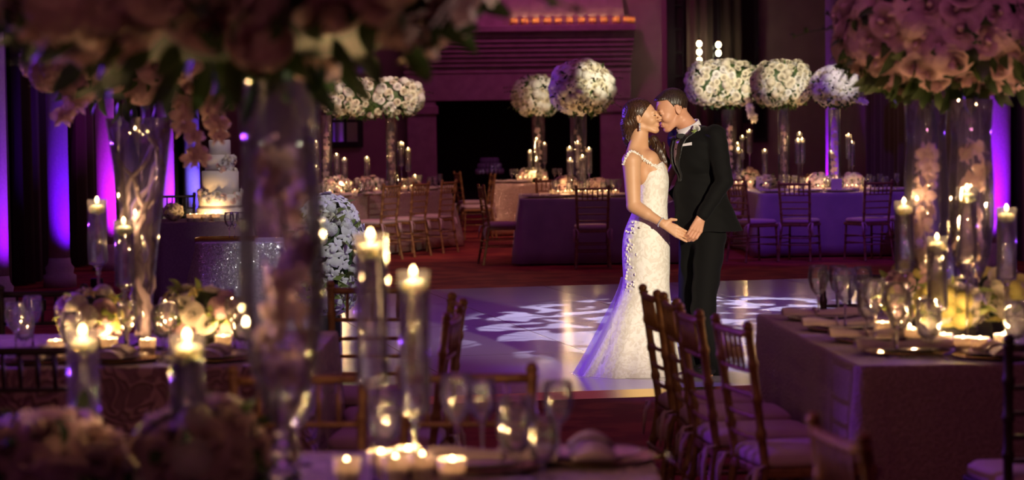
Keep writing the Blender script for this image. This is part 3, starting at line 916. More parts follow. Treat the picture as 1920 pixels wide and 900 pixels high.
def arrange(name, c, rad, label, blooms, e=2.0, seed=1, leafn=90, leafL=.09, zmin=-1.0, cat='flower arrangement', spray=0, group=None, core='leaf', lime=False, rz=0, base=None, hang=()):
    """c centre, rad (rx,ry,rz), blooms = [(kind, material, count, size)]"""
    r = random.Random(seed); c = Vector(c)
    zb = base if base is not None else c.z - rad[2] * .8
    t = thing(name, cat, label, (c.x, c.y, zb), rz, group)
    off = Vector((0, 0, c.z - zb))
    def surf(d, k=1.0):
        q = (abs(d.x) ** e + abs(d.y) ** e + abs(d.z) ** e) ** (-1 / e)
        return Vector((d.x * q * rad[0], d.y * q * rad[1], d.z * q * rad[2])) * k
    cm = MB()
    nn, mm = 20, 12; vs = []
    for i in range(mm + 1):
        tt = PI * i / mm
        for k in range(nn):
            w = 2 * PI * k / nn
            d = Vector((math.sin(tt) * math.cos(w), math.sin(tt) * math.sin(w), -math.cos(tt)))
            q = surf(d, .80 * (1 + .05 * math.sin(5 * w + 3 * tt)))
            q.z = max(q.z, -rad[2] * .8)
            vs.append(q + off)
    fs = [(i * nn + k, i * nn + (k + 1) % nn, (i + 1) * nn + (k + 1) % nn, (i + 1) * nn + k) for i in range(mm) for k in range(nn)]
    cm.add(vs, fs, True)
    lf = MB()
    for i in range(leafn):
        z = r.uniform(-1, .9) if i % 2 else r.uniform(-1, -.3)
        w = r.uniform(0, 2 * PI); s = math.sqrt(1 - z * z); d = Vector((s * math.cos(w), s * math.sin(w), z))
        p = surf(d, .82) + off
        dd = (d + Vector((r.uniform(-.5, .5), r.uniform(-.5, .5), r.uniform(-.7, .3)))).normalized()
        if base is not None:
            p.z = max(p.z, .015); dd.z = max(dd.z, -.1 + .5 * (p.z < .06))
        leaf_into(lf, p, dd, leafL * r.uniform(.8, 1.6), leafL * .5, r)
    for i in range(spray):
        w = r.uniform(0, 2 * PI); z = r.uniform(-.5, .5); s = math.sqrt(1 - z * z); d = Vector((s * math.cos(w), s * math.sin(w), z))
        p = surf(d, .9) + off; q = p
        dd = (Vector((d.x, d.y, d.z * .5 + .1))).normalized()
        L = r.uniform(1.5, 2.6) * leafL; pts = [p + dd * L * u + Vector((0, 0, -.25 * L * u * u)) for u in (0, .35, .7, 1)]
        lf.tube(pts, .0025, 4)
        for u in pts[1:]:
            for _ in range(3): leaf_into(lf, u, dd + Vector((r.uniform(-1, 1), r.uniform(-1, 1), r.uniform(-.6, .8))) * .9, leafL * .35, leafL * .18, r)
    cm.build('foliage_core', core, t)
    lf.build('foliage', 'leaf_lime' if lime else 'leaf', t)
    tot = sum(b[2] for b in blooms); seq = []
    for b in blooms: seq += [b] * b[2]
    r.shuffle(seq)
    zr = (1 - zmin)
    for i, (kind, mat, _, size) in enumerate(seq):
        z = 1 - zr * (i + .5) / tot; w = i * 2.39996 + r.uniform(-.15, .15)
        z = min(.999, max(-.999, z)); s = math.sqrt(1 - z * z)
        # even spreading over a stretched body: push directions outward along long axes
        d = Vector((s * math.cos(w) * rad[0] ** .5, s * math.sin(w) * rad[1] ** .5, z * rad[2] ** .5)).normalized()
        sz = size * r.uniform(.8, 1.18)
        p = surf(d, .90 + r.uniform(-.03, .05))
        nr = Vector((math.copysign(abs(p.x / rad[0]) ** (e - 1), p.x) / rad[0], math.copysign(abs(p.y / rad[1]) ** (e - 1), p.y) / rad[1], math.copysign(abs(p.z / rad[2]) ** (e - 1), p.z) / rad[2])).normalized()
        nr = (nr + Vector((r.uniform(-.3, .3), r.uniform(-.3, .3), r.uniform(-.2, .3)))).normalized()
        p = p - nr * sz * (.35 if kind != 'orchid' else -.2)
        o = link(kind, bloom(kind, mat), t)
        o.location = p + off
        o.rotation_euler = (nr.to_track_quat('Z', 'Y').to_matrix() @ Matrix.Rotation(r.uniform(0, 6), 3, 'Z')).to_euler()
        o.scale = (sz,) * 3
    for (hx, hy, hz, dx, dy, dz, n, size, mat) in hang:      # trailing orchid sprays
        p0 = Vector((hx, hy, hz)) + off; p3 = p0 + Vector((dx, dy, dz))
        pts = [p0.lerp(p3, u) + Vector((dx * .6 * math.sin(u * PI / 2), 0, 0)) * (1 - u) * .5 for u in [k / 8 for k in range(9)]]
        MB().tube(pts, .003, 5).build('trailing_stem', 'stem', t)
        for k in range(n):
            u = (k + .6) / n; a = pts[min(8, int(u * 8))]
            o = link('orchid', bloom('orchid', mat), t)
            o.location = a + Vector((r.uniform(-.5, .5) * size, r.uniform(-.6, -.1) * size, r.uniform(-.3, .3) * size))
            dd = Vector((r.uniform(-.8, .8), -1, r.uniform(-.2, .6)))
            o.rotation_euler = dd.to_track_quat('Z', 'Y').to_euler(); o.scale = (size * r.uniform(.8, 1.1),) * 3
    return t

# ================================================================== GLASSWARE
def two_wall(outer, th=.003):
    """closed thin-walled profile from an outer (r, z) list that starts at the bottom"""
    inner = [(max(r - th, .0005), z + (th if i == 0 else 0)) for i, (r, z) in enumerate(outer)]
    return outer + inner[::-1]

PROTO = {}
def proto(key, fn):
    if key not in PROTO:
        PROTO[key] = (fn(), [False])
    return PROTO[key]

def place(key, fn, loc, rz=0, label=None, group=None, scale=None):
    p, used = proto(key, fn)
    if not used[0]:
        used[0] = True
        p.location = loc; p.rotation_euler = (0, 0, rz)
        if scale: p.scale = (scale,) * 3
        if label: p['label'] = label
        if group: p['group'] = group
        bpy.context.view_layer.update()
        return p
    return dup(p, loc, rz, label, group, scale)

def mk_goblet(h=.20, rb=.038):
    t = thing('wine_goblet', 'glass')
    MB().lathe([(.033, 0), (.033, .002), (.012, .006), (.004, .014)], 18).build('foot', 'glass', t)
    MB().lathe([(.004, .012), (.0035, h * .25), (.0045, h * .42), (.012, h * .47)], 10).build('stem', 'solid_glass', t)
    b0 = h * .47
    MB().lathe(two_wall([(.012, b0), (rb * .75, b0 + h * .1), (rb, b0 + h * .27), (rb * .97, b0 + h * .4), (rb * .86, h)], .0016), 20, cap=False).build('bowl', 'glass', t)
    return t

def mk_water(h=.17, rb=.042):
    t = thing('water_glass', 'glass')
    MB().lathe([(.034, 0), (.034, .003), (.014, .007), (.006, .018), (.006, h * .2), (.013, h * .27)], 18).build('foot', 'glass', t)
    b0 = h * .27
    MB().lathe(two_wall([(.013, b0), (rb * .8, b0 + h * .09), (rb, b0 + h * .3), (rb * .96, b0 + h * .5), (rb * .88, h)], .002), 20, cap=False).build('bowl', 'glass', t)
    MB().lathe([(.011, b0 + .004), (rb * .76, b0 + h * .1), (rb * .94, b0 + h * .3), (rb * .92, b0 + h * .44)], 20).build('water', 'glass', t)
    return t

def flame_mb(z, s=1.0):
    return MB().lathe([(.0005, z), (.005 * s, z + .004 * s), (.0066 * s, z + .010 * s), (.0048 * s, z + .017 * s), (.0008, z + .025 * s)], 12)

def mk_votive():
    t = thing('votive_candle', 'candle')
    MB().lathe(two_wall([(.026, 0), (.030, .03), (.033, .06)], .002), 18, cap=False).build('glass_cup', 'milk_glass', t)
    w = MB().lathe([(.024, .003), (.0265, .03), (.0265, .032), (.004, .03)], 16).build('wax', 'wax', t)
    MB().tube([(0, 0, .028), (0, 0, .038)], .001, 5).build('wick', 'wick', w)
    flame_mb(.036, 1.15).build('flame', 'flame', t)
    return t

def mk_amber():
    t = thing('votive_candle', 'candle')
    MB().lathe(two_wall([(.055, 0), (.06, .08), (.062, .14)], .004), 18, cap=False).build('glass_cup', 'amber', t)
    w = MB().lathe([(.05, .005), (.052, .06), (.05, .062), (.006, .06)], 16).build('wax', 'wax', t)
    MB().tube([(0, 0, .058), (0, 0, .075)], .002, 5).build('wick', 'wick', w)
    flame_mb(.07, 2.1).build('flame', 'flame', t)
    return t

def mk_floatcandle(s=1.0):
    t = thing('floating_candle', 'candle')
    w = MB().lathe([(.012, -.006), (.026, .001), (.0335, .010), (.0335, .016), (.031, .023), (.025, .028), (.014, .031), (.002, .0305)], 20).build('wax', 'wax', t)
    MB().tube([(0, 0, .027), (.001, 0, .038)], .0012, 5).build('wick', 'wick', w)
    flame_mb(.035, 1.15).build('flame', 'flame', t)
    return t

def mk_stemcyl(H, hc):
    """long stemmed glass cylinder of total height H, cylinder part hc"""
    t = thing('stemmed_candle_vase', 'candle holder')
    b = H - hc
    MB().lathe([(.045, 0), (.045, .004), (.02, .009), (.007, .022)], 22).build('foot', 'solid_glass', t)
    prof = [(.007, .02), (.005, b * .5), (.006, b - .04), (.011, b - .03), (.008, b - .022), (.012, b - .012), (.02, b)]
    MB().lathe(prof, 12).build('stem', 'solid_glass', t)
    MB().lathe(two_wall([(.02, b), (.036, b + .006), (.037, b + .02), (.037, H)], .002), 22, cap=False).build('cylinder', 'vase_glass', t)
    MB().lathe([(.018, b + .004), (.033, b + .008), (.0345, b + .02), (.0345, H - .05)], 22).build('water', 'water', t)
    return t

def mk_trumpet(H=.87, rt=.082, rb=.09, knobs=True):
    """tall footed vase: disc foot, ball stem, long bowl with narrow bottom"""
    t = thing('tall_footed_vase', 'vase')
    MB().lathe([(.085, 0), (.085, .006), (.05, .014), (.018, .026)], 26).build('foot', 'solid_glass', t)
    s = MB(); z = .026
    for k, rr in enumerate((.026, .034, .030, .024)):
        s.ball((0, 0, z + rr * .8), (rr, rr, rr * .9), 14, 9); z += rr * 1.5
    s.build('ball_stem', 'solid_glass', t)
    b = z
    MB().lathe(two_wall([(.02, b), (.045, b + .05), (.07, b + .13), (rb, b + .26), (rb * .97, b + .42), (rt * .9, b + (H - b) * .78), (rt, H)], .003), 30, cap=False).build('bowl', 'vase_glass', t)
    MB().lathe([(.016, b + .005), (.041, b + .052), (.064, b + .125), (.067, b + .135)], 26).build('water', 'water', t)
    return t

def mk_flare(H=.86):
    t = thing('flared_vase', 'vase')
    MB().lathe([(.075, 0), (.075, .006), (.04, .014), (.02, .03)], 26).build('foot', 'solid_glass', t)
    MB().lathe(two_wall([(.02, .03), (.03, .1), (.045, .25), (.07, .45), (.10, .68), (.125, H)], .003), 30, cap=False).build('bowl', 'vase_glass', t)
    return t

def mk_cylvase(H=1.0, r=.075):
    t = thing('cylinder_vase', 'vase')
    MB().lathe([(r, 0), (r, .012), (r - .004, .016), (.01, .014)], 24).build('base', 'solid_glass', t)
    MB().lathe(two_wall([(r, .012), (r * .97, H * .5), (r, H)], .003), 26, cap=False).build('bowl', 'vase_glass', t)
    return t

def orchid_stem(loc, H, n, size, mat, label, seed, spread=.05, lean=0., branch=True):
    r = random.Random(seed)
    t = thing('orchid_spray', 'flower', label, loc)
    pts = [Vector((lean * u + .012 * math.sin(u * 7 + seed), .01 * math.cos(u * 5 + seed), H * u)) for u in [k / 10 for k in range(11)]]
    MB().tube(pts, [.004] * 8 + [.003, .002, .0015], 6).build('stem', 'branch' if branch else 'stem', t)
    for k in range(n):
        u = .16 + .84 * (k + r.random() * .6) / n; a = pts[min(10, int(u * 10))]; w = r.uniform(0, 2 * PI)
        dd = Vector((math.cos(w), math.sin(w) - .5, r.uniform(-.2, .5))).normalized()
        o = link('orchid', bloom('orchid', mat), t)
        o.location = a + dd * r.uniform(.3, 1) * spread
        o.rotation_euler = (dd.to_track_quat('Z', 'Y').to_matrix() @ Matrix.Rotation(r.uniform(-.6, .6), 3, 'Z')).to_euler(); o.scale = (size * r.uniform(.8, 1.15),) * 3
    return t

WARM = (1, .58, .24)
def clight(p, w, name='candle_light'):
    return point(name, p, w, WARM, .008)

ZT = .762
GL = []      # glass lists for ordinal labels
def stem_candle(px, Y, py_top, zt=ZT, w=.0, hc=None):
    """py_top = where the wax top shows"""
    z = at(px, py_top, Y).z; X = at(px, py_top, Y).x
    H = max(.2, z + .028 - zt); hc = hc or min(H * .62, .30)
    t = mk_stemcyl(H, hc)
    t.location = (X, Y, zt)
    c = place('float', mk_floatcandle, (X, Y, zt + H - .052))
    if w: clight((X, Y, zt + H + .004), w)
    return t, c

# ================================================================== FRONT TABLE
CANDLES = {}
def sc(grp, desc, **kw):
    t, c = stem_candle(**kw)
    CANDLES.setdefault(grp, []).append((t, c)); return t

front = [(695, 5.45, 462, .34), (775, 5.75, 530, .34), (155, 5.5, 642, .3), (351, 5.15, 652, .26)]
fl = ['tallest of the blurred front stemmed candles, right of the big vase', 'stemmed candle at right of the tallest blurred front one', 'stemmed candle at far left of the nearest table', 'stemmed candle second from the left on the nearest table']
for (px, Y, py, hc), lb in zip(front, fl):
    t, c = stem_candle(px, Y, py, hc=hc, w=2.6)
    t['label'] = 'glass cylinder on stem holding the ' + lb.replace('stemmed candle', 'candle', 1) if len(lb) < 60 else 'glass holder of the ' + lb
    c['label'] = 'round wax candle afloat, ' + lb.replace('stemmed candle', 'one', 1)
t = mk_trumpet(.92, .086, .092); vx = at(528, 500, 5.1).x; t.location = (vx, 5.1, ZT); t['label'] = 'big blurred footed glass vase at front left holding the huge rose canopy'
t.name = 'tall_footed_vase'
arrange('rose_canopy', (at(450, 60, 5.05).x, 5.05, 1.94), (.56, .5, .27), 'huge blurred blush rose canopy filling the top left of the photo',
        [('peony', 'petal_blush', 60, .07), ('garden_rose', 'petal_mauve', 40, .06), ('hydrangea', 'petal_blush', 24, .08), ('orchid', 'petal_cream', 12, .05)], e=2.6, seed=3, leafn=170, leafL=.085, zmin=-.9, spray=8)
orchid_stem((vx + .0, 5.1, ZT + .19), .62, 24, .055, 'petal_blush', 'blush orchid stem standing inside the big blurred front vase', 4, .045, branch=False)
arrange('low_centrepiece', (at(375, 850, 5.2).x, 5.2, .90), (.15, .15, .115), 'blurred low mound of blush roses at the bottom left, beside the big vase',
        [('garden_rose', 'petal_blush', 16, .055), ('rose', 'petal_mauve', 10, .045), ('hydrangea', 'petal_cream', 5, .05)], seed=9, leafn=40, leafL=.06, base=ZT)
arrange('low_centrepiece', (at(92, 860, 5.2).x, 5.2, .885), (.17, .15, .11), 'blurred low mound of mauve roses in the bottom left corner',
        [('garden_rose', 'petal_mauve', 16, .055), ('rose', 'petal_blush', 10, .045), ('hydrangea', 'petal_mauve', 5, .05)], seed=10, leafn=40, leafL=.06, base=ZT)
vot_front = [place('votive', mk_votive, (at(px, 880, Y).x, Y, ZT)) for px, Y in ((404, 5.5), (448, 5.55), (168, 5.5), (650, 5.62), (715, 5.75), (742, 5.66), (765, 5.8), (792, 5.7), (848, 5.6))]
ordinals(vot_front, 'lit frosted votive on the nearest table, {o}', 'votives on the nearest table')
for v in vot_front[::2]: clight(v.location + Vector((0, 0, .062)), 1.2)
g1 = [place('water', mk_water, (at(px, 880, Y).x, Y, ZT), scale=s) for px, Y, s in ((722, 5.98, 1.05), (968, 5.75, 1.1), (1018, 5.68, .85))]
ordinals(g1, 'blurred water glass on the nearest table, {o}', 'water glasses on the nearest table')
g2 = [place('goblet', mk_goblet, (at(px, 880, Y).x, Y, ZT), scale=s) for px, Y, s in ((858, 5.95, 1.1), (1048, 5.95, 1.0), (560, 5.95, 1), (905, 6.02, 1))]
ordinals(g2, 'blurred wine goblet on the nearest table, {o}', 'wine goblets on the nearest table')

def mk_charger():
    t = thing('charger_plate', 'plate')
    MB().lathe([(.10, 0), (.155, .008), (.16, .012), (.156, .013), (.10, .006), (.002, .005)], 36).build('charger_rim', 'charger', t)
    return t
def mk_plate():
    t = thing('dinner_plate', 'plate')
    MB().lathe([(.07, 0), (.12, .012), (.125, .016), (.121, .017), (.075, .007), (.002, .006)], 32).build('plate_body', 'plate', t)
    return t
def mk_napkin():
    t = thing('folded_napkin', 'napkin')
    vs = []; nx, ny = 14, 7
    for s in (0, 1):
        for j in range(ny + 1):
            for i in range(nx + 1):
                u, v = i / nx, j / ny
                x = (u - .5) * .36; y = (v - .5) * .11 * (1 - .25 * math.exp(-((u - .35) / .12) ** 2))
                z = .003 + s * (.012 + .006 * math.sin(u * 9 + 1) * math.sin(v * 3.1) + .012 * math.sin(v * PI)) * (math.sin(v * PI) ** .4 if 0 < v < 1 else 0)
                vs.append((x, y, z))
    K = (nx + 1) * (ny + 1); fs = []
    for s in (0, 1):
        for j in range(ny):
            for i in range(nx):
                q = (s * K + j * (nx + 1) + i, s * K + j * (nx + 1) + i + 1, s * K + (j + 1) * (nx + 1) + i + 1, s * K + (j + 1) * (nx + 1) + i)
                fs.append(q if s else q[::-1])
    for i in (0, nx):
        for j in range(ny):
            a = j * (nx + 1) + i; fs.append((a, a + nx + 1, K + a + nx + 1, K + a))
    MB().add(vs, fs, True).build('napkin_cloth', 'napkin', t)
    MB().tube([(-.045, -.058, .004), (-.045, -.03, .026), (-.045, 0, .030), (-.045, .03, .026), (-.045, .058, .004)], .006, 6).build('napkin_tie', 'ribbon', t)
    return t
def mk_fork():
    t = thing('fork', 'cutlery')
    MB().tube([(0, -.1, .003), (0, 0, .004), (0, .04, .006)], [.005, .003, .004], 6, True, .5).build('handle', 'silver', t)
    m = MB()
    for k in range(4): m.tube([(-.009 + k * .006, .05, .006), (-.009 + k * .006, .095, .009)], [.0016, .001], 5)
    m.tube([(0, .038, .006), (0, .052, .006)], [.006, .011], 8, True, .25); m.build('tines', 'silver', t)
    return t
def mk_knife():
    t = thing('knife', 'cutlery')
    MB().tube([(0, -.1, .003), (0, 0, .004)], [.006, .005], 6, True, .5).build('handle', 'silver', t)
    MB().tube([(0, 0, .004), (0, .06, .004), (0, .11, .003)], [.006, .009, .003], 6, True, .15).build('blade', 'silver', t)
    return t

SET = {'c': [], 'p': [], 'n': [], 'f': [], 'k': []}
def setting(X, Y, rz, z=ZT, cut=True, table='', store=None):
    """rz: direction the guest faces (0 = +y)"""
    c = place('charger', mk_charger, (X, Y, z), 0); p = place('plate', mk_plate, (X, Y, z + .008), 0)
    n = place('napkin', mk_napkin, (X, Y, z + .021), R(rz) + PI / 2 if cut else R(rz))
    out = [c, p, n, None, None]
    if cut:
        d = Vector((math.cos(R(rz)), math.sin(R(rz)), 0))
        f = place('fork', mk_fork, Vector((X, Y, z)) - d * .19, R(rz)); k = place('knife', mk_knife, Vector((X, Y, z)) + d * .19, R(rz)); out[3:] = [f, k]
    if store is not None: store.append(out)
    return out

fr_set = []
setting(at(1125, 860, 5.98).x - .02, 5.98, 180, cut=True, store=fr_set)
setting(at(905, 880, 5.86).x, 5.88, 180, cut=False, store=fr_set)
for i, w in ((0, 'rightmost blurred'), (1, 'left blurred')):
    c, p, n, f, k = fr_set[i]
    c['label'] = 'gold charger of the %s place on the nearest table' % w; p['label'] = 'white plate of the %s place on the nearest table' % w
    n['label'] = 'folded napkin of the %s place on the nearest table' % w
    if f: f['label'] = 'silver fork at the %s place on the nearest table' % w; k['label'] = 'silver knife at the %s place on the nearest table' % w

# ================================================================== MIDDLE-LEFT TABLE
t = mk_flare(.87); wx = at(268, 600, 9.2).x; t.location = (wx, 9.2, ZT); t['label'] = 'tall flared glass vase with curly willow on the left middle table'
wl = thing('willow_branches', 'branches', 'pale curly willow branches standing in the flared vase, lit violet', (wx, 9.2, ZT + .05))
rr = random.Random(5)
for k in range(7):
    a = k * .9 + rr.uniform(-.2, .2); pts = []; sx = rr.uniform(1, 6)
    for j in range(22):
        u = j / 21; rad_ = .012 + .085 * u ** 1.1
        a2 = a + 1.2 * math.sin(u * 6 + sx)
        pts.append((rad_ * math.cos(a2) + .010 * math.sin(u * 38 + sx), rad_ * math.sin(a2) + .010 * math.cos(u * 33 + sx), .78 * u))
    MB().tube(pts, [(.017 - .009 * j / 21) * (1 + .18 * math.sin(j * 2.3 + k)) for j in range(22)], 8).build('branch', 'branch', wl)
arrange('rose_canopy', (at(262, 110, 9.2).x, 9.2, 1.86), (.46, .42, .2), 'mauve flower canopy with trailing orchids above the willow vase',
        [('garden_rose', 'petal_mauve', 40, .06), ('hydrangea', 'petal_mauve', 18, .075), ('orchid', 'petal_blush', 24, .055)], seed=21, leafn=90, leafL=.08, zmin=-.95,
        hang=((.14, -.2, -.12, .10, -.02, -.3, 13, .05, 'petal_blush'), (-.2, -.2, -.12, -.04, 0, -.12, 6, .05, 'petal_mauve'), (.27, -.15, -.1, .03, -.02, -.22, 9, .05, 'petal_blush')))
arrange('low_centrepiece', (at(176, 590, 9.1).x, 9.1, .90), (.14, .13, .105), 'low centrepiece of lime and mauve blooms left of the willow vase',
        [('garden_rose', 'petal_mauve', 14, .045), ('hydrangea', 'petal_cream', 10, .045), ('orchid', 'petal_green', 8, .04)], seed=11, leafn=40, leafL=.05, lime=True, base=.822)
arrange('low_centrepiece', (at(374, 590, 9.2).x, 9.2, .90), (.165, .13, .105), 'low centrepiece of cream and mauve blooms right of the willow vase',
        [('garden_rose', 'petal_cream', 14, .045), ('hydrangea', 'petal_mauve', 12, .045), ('orchid', 'petal_green', 5, .04)], seed=12, leafn=40, leafL=.05, lime=True, base=.822)
def mk_box():
    t = thing('flower_box', 'vase')
    bevel(MB().box(-.07, .07, -.07, .07, 0, .065).build('box_body', 'black_box', t), .004)
    MB().box(-.062, .062, -.062, .062, .0652, .068).build('moss', 'leaf', t)
    return t
bx = [place('box', mk_box, (at(px, 590, Y).x, Y, ZT), .2) for px, Y in ((176, 9.1), (374, 9.2))]
bx[0]['label'] = 'black cube vase under the lime and mauve centrepiece'; bx[1]['label'] = 'black cube vase under the cream and mauve centrepiece'
ml = [(182, 9.3, 388), (232, 9.05, 427), (264, 9.35, 458), (277, 8.85, 645)]
mlb = ['tallest floating candle left of the willow vase', 'middle floating candle just left of the willow vase', 'shorter floating candle in front of the willow vase', 'low floating candle at the front of the left middle table']
for (px, Y, py), lb in zip(ml[:3], mlb):
    t, c = stem_candle(px, Y, py, w=1.8, hc=.25); c['label'] = 'round ' + lb; t['label'] = 'stemmed glass cylinder of the ' + lb
vt = [place('votive', mk_votive, (at(px, 650, Y).x, Y, ZT)) for px, Y in ((277, 8.95), (419, 9.05), (105, 8.95), (205, 9.0), (335, 8.9))]
ordinals(vt, 'lit votive on the left middle table, {o}', 'votives on the left middle table')
for v in vt: clight(v.location + Vector((0, 0, .062)), 1.6)
gs = [place('goblet', mk_goblet, (at(px, 650, Y).x, Y, ZT)) for px, Y in ((30, 8.95), (62, 9.3), (128, 9.15), (240, 8.95), (318, 9.0), (440, 9.1), (425, 9.55))]
ordinals(gs, 'wine goblet on the left middle table, {o}', 'wine goblets on the left middle table')
gs = [place('water', mk_water, (at(px, 650, Y).x, Y, ZT)) for px, Y in ((45, 9.1), (135, 8.85), (306, 9.15), (215, 9.3), (455, 8.95))]
ordinals(gs, 'water glass on the left middle table, {o}', 'water glasses on the left middle table')
mset = []
for px in (70, 215, 400): setting(at(px, 690, 8.74).x, 8.74, 0, store=mset)
for i, w in enumerate(('leftmost', 'middle', 'rightmost')):
    for o, nm in zip(mset[i], ('gold charger plate', 'white dinner plate', 'folded napkin', 'silver fork', 'silver knife')): o['label'] = '%s of the %s place on the left middle table' % (nm, w)

# ================================================================== RIGHT TABLE
RY = 9.25
vs_ = [(1738, 9.35, 'left of the two tall footed vases under the right rose canopy'), (1822, 9.1, 'right of the two tall footed vases under the right rose canopy')]
for i, (px, Y, lb) in enumerate(vs_):
    t = mk_trumpet(.90, .082, .086); X = at(px, 640, Y).x; t.location = (X, Y, ZT); t['label'] = lb
    orchid_stem((X, Y, ZT + .2), .55, 22, .052, 'petal_blush', 'blush orchid stem inside the %s footed vase on the right table' % ('left', 'right')[i], 14 + i, .045, branch=True)
arrange('rose_canopy', (at(1790, 80, RY).x, RY, 1.93), (.47, .42, .27), 'large mauve rose canopy at the top right over two tall vases',
        [('peony', 'petal_mauve', 70, .062), ('garden_rose', 'petal_mauve', 60, .052), ('hydrangea', 'petal_mauve', 30, .07), ('orchid', 'petal_blush', 30, .055)], e=2.3, seed=31, leafn=240, leafL=.08, zmin=-.95, spray=12)
arrange('low_centrepiece', (at(1718, 570, 9.4).x, 9.4, .92), (.15, .12, .125), 'low centrepiece of mauve and lime blooms left on the right table',
        [('garden_rose', 'petal_mauve', 14, .045), ('hydrangea', 'petal_green', 8, .042), ('orchid', 'petal_cream', 6, .04)], seed=13, leafn=40, leafL=.05, lime=True, base=.822)
arrange('low_centrepiece', (at(1783, 590, 9.0).x, 9.0, .905), (.125, .10, .10), 'low lime and cream centrepiece glowing between the right vases',
        [('hydrangea', 'petal_green', 14, .042), ('orchid', 'petal_cream', 8, .04), ('garden_rose', 'petal_cream', 8, .04)], seed=14, leafn=40, leafL=.05, lime=True, base=.822)
arrange('low_centrepiece', (at(1873, 575, 9.25).x, 9.25, .915), (.14, .11, .115), 'low cream centrepiece at the right edge of the right table',
        [('garden_rose', 'petal_cream', 16, .045), ('hydrangea', 'petal_green', 8, .042), ('orchid', 'petal_cream', 6, .04)], seed=15, leafn=40, leafL=.05, lime=True, base=.822)
for px, Y, w in ((1718, 9.4, 'mauve and lime centrepiece'), (1783, 9.0, 'lime and cream centrepiece'), (1873, 9.25, 'cream centrepiece')):
    place('box', mk_box, (at(px, 590, Y).x, Y, ZT), .3, label='black cube vase under the %s on the right table' % w)
rc = [(1695, 9.25, 390, 'leftmost floating candle on the right table'), (1757, 8.75, 458, 'lowest floating candle before the two right vases'), (1813, 8.7, 366, 'highest floating candle before the two right vases'),
      (1887, 9.0, 403, 'floating candle at the far right edge'), (1778, 9.75, 432, 'floating candle behind the two right vases')]
for px, Y, py, lb in rc:
    t, c = stem_candle(px, Y, py, w=1.8, hc=.27); c['label'] = 'round ' + lb; t['label'] = 'stemmed glass cylinder of the ' + lb
rv = [place('votive', mk_votive, (at(px, 650, Y).x, Y, ZT)) for px, Y in ((1806, 8.62), (1838, 8.58), (1880, 8.72), (1770, 8.75), (1712, 9.0), (1655, 9.3))]
ordinals(rv, 'lit votive on the near right table, {o}', 'votives on the near right table')
for v in rv: clight(v.location + Vector((0, 0, .062)), 2.4)
gs = [place('goblet', mk_goblet, (at(px, 600, Y).x, Y, ZT), scale=s) for px, Y, s in ((1535, 10.15, 1.15), (1585, 9.6, 1.25), (1640, 9.05, 1.2), (1682, 8.55, 1.3), (1618, 10.2, 1.1), (1572, 10.3, 1.1))]
ordinals(gs, 'clear wine goblet on the near right table, {o}', 'wine goblets on the near right table')
gs = [place('water', mk_water, (at(px, 600, Y).x, Y, ZT), scale=s) for px, Y, s in ((1629, 9.5, 1.15), (1688, 9.0, 1.1), (1741, 8.62, 1.15), (1652, 9.9, 1.1), (1905, 8.6, 1.1))]
ordinals(gs, 'water glass on the near right table, {o}', 'water glasses on the near right table')
rset = []
for X, Y in ((1.30, 10.18), (1.32, 9.66), (1.36, 9.14), (1.39, 8.66)): setting(X, Y, -90, store=rset)
setting(1.68, 8.47, 0, store=rset)
for i, w in enumerate(('farthest of four left side places', 'second farthest left side place', 'second nearest left side place', 'nearest left side place', 'near end place')):
    for o, nm in zip(rset[i], ('gold charger plate', 'white dinner plate', 'folded napkin', 'silver fork', 'silver knife')): o['label'] = '%s at the %s on the right table' % (nm, w)
# ================================================================== BACK OF THE ROOM
def tall_piece(vx, Y, pytop, c, rad, vlabel, alabel, blooms, H=None, r=.075, e=2., seed=1, fill='petal_blush', hang=(), spray=6, zt=ZT):
    z1 = at(vx, pytop, Y).z; H = z1 - zt
    t = mk_cylvase(H, r); X = at(vx, 300, Y).x; t.location = (X, Y, zt); t['label'] = vlabel
    orchid_stem((X, Y, zt + .015), H * .82, 14, .05, fill, 'orchid spray inside the ' + vlabel, seed + 50, .035)
    if c is not None:
        arrange('flower_ball', c, rad, alabel, blooms, e=e, seed=seed, leafn=190, leafL=.065, zmin=-.9, spray=spray, hang=hang)
    return X

W = lambda a, b, c: [('rose', 'petal_cream', a, .055), ('garden_rose', 'petal_white', b, .05), ('hydrangea', 'petal_white', c, .075)]
# A: left long box on two vases
Ya = 30.8
cA = at(694, 180, Ya)
arrange('flower_box_canopy', (cA.x, Ya, cA.z - .02), (.71, .3, .26), 'long canopy of white roses on the far left table',
        [('rose', 'petal_cream', 98, .047), ('garden_rose', 'petal_cream', 98, .047), ('peony', 'petal_white', 90, .052), ('hydrangea', 'petal_white', 40, .06)], e=3.5, seed=41, leafn=260, leafL=.065, zmin=-.9, spray=14)
for vx, lb, Yv in ((612, 'left cylinder vase under the long canopy on the far left table', 30.6), (735, 'right cylinder vase under the long canopy on the far left table', 31.0)):
    tall_piece(vx, Yv, 216, None, None, lb, None, None, seed=vx)
# B, C
tall_piece(1010, 36.4, 214, (at(1006, 180, 36.4).x, 36.4, at(1006, 180, 36.4).z), (.40, .36, .33), 'cylinder vase on the farthest table before the hearth', 'smaller white flower ball left of the domed one before the fireplace',
           [('rose', 'petal_cream', 70, .06), ('orchid', 'petal_white', 60, .07), ('hydrangea', 'petal_white', 20, .08)], seed=42, spray=12, r=.1)
tall_piece(1085, 29.0, 208, (at(1092, 165, 29.0).x, 29.0, at(1092, 165, 29.0).z), (.41, .38, .36), 'cylinder vase on the lavender centre table', 'domed white flower ball before the fireplace, left of the bride',
           [('rose', 'petal_cream', 98, .045), ('hydrangea', 'petal_white', 60, .065), ('garden_rose', 'petal_cream', 98, .045), ('orchid', 'petal_white', 50, .055)], seed=43, spray=14, r=.1)
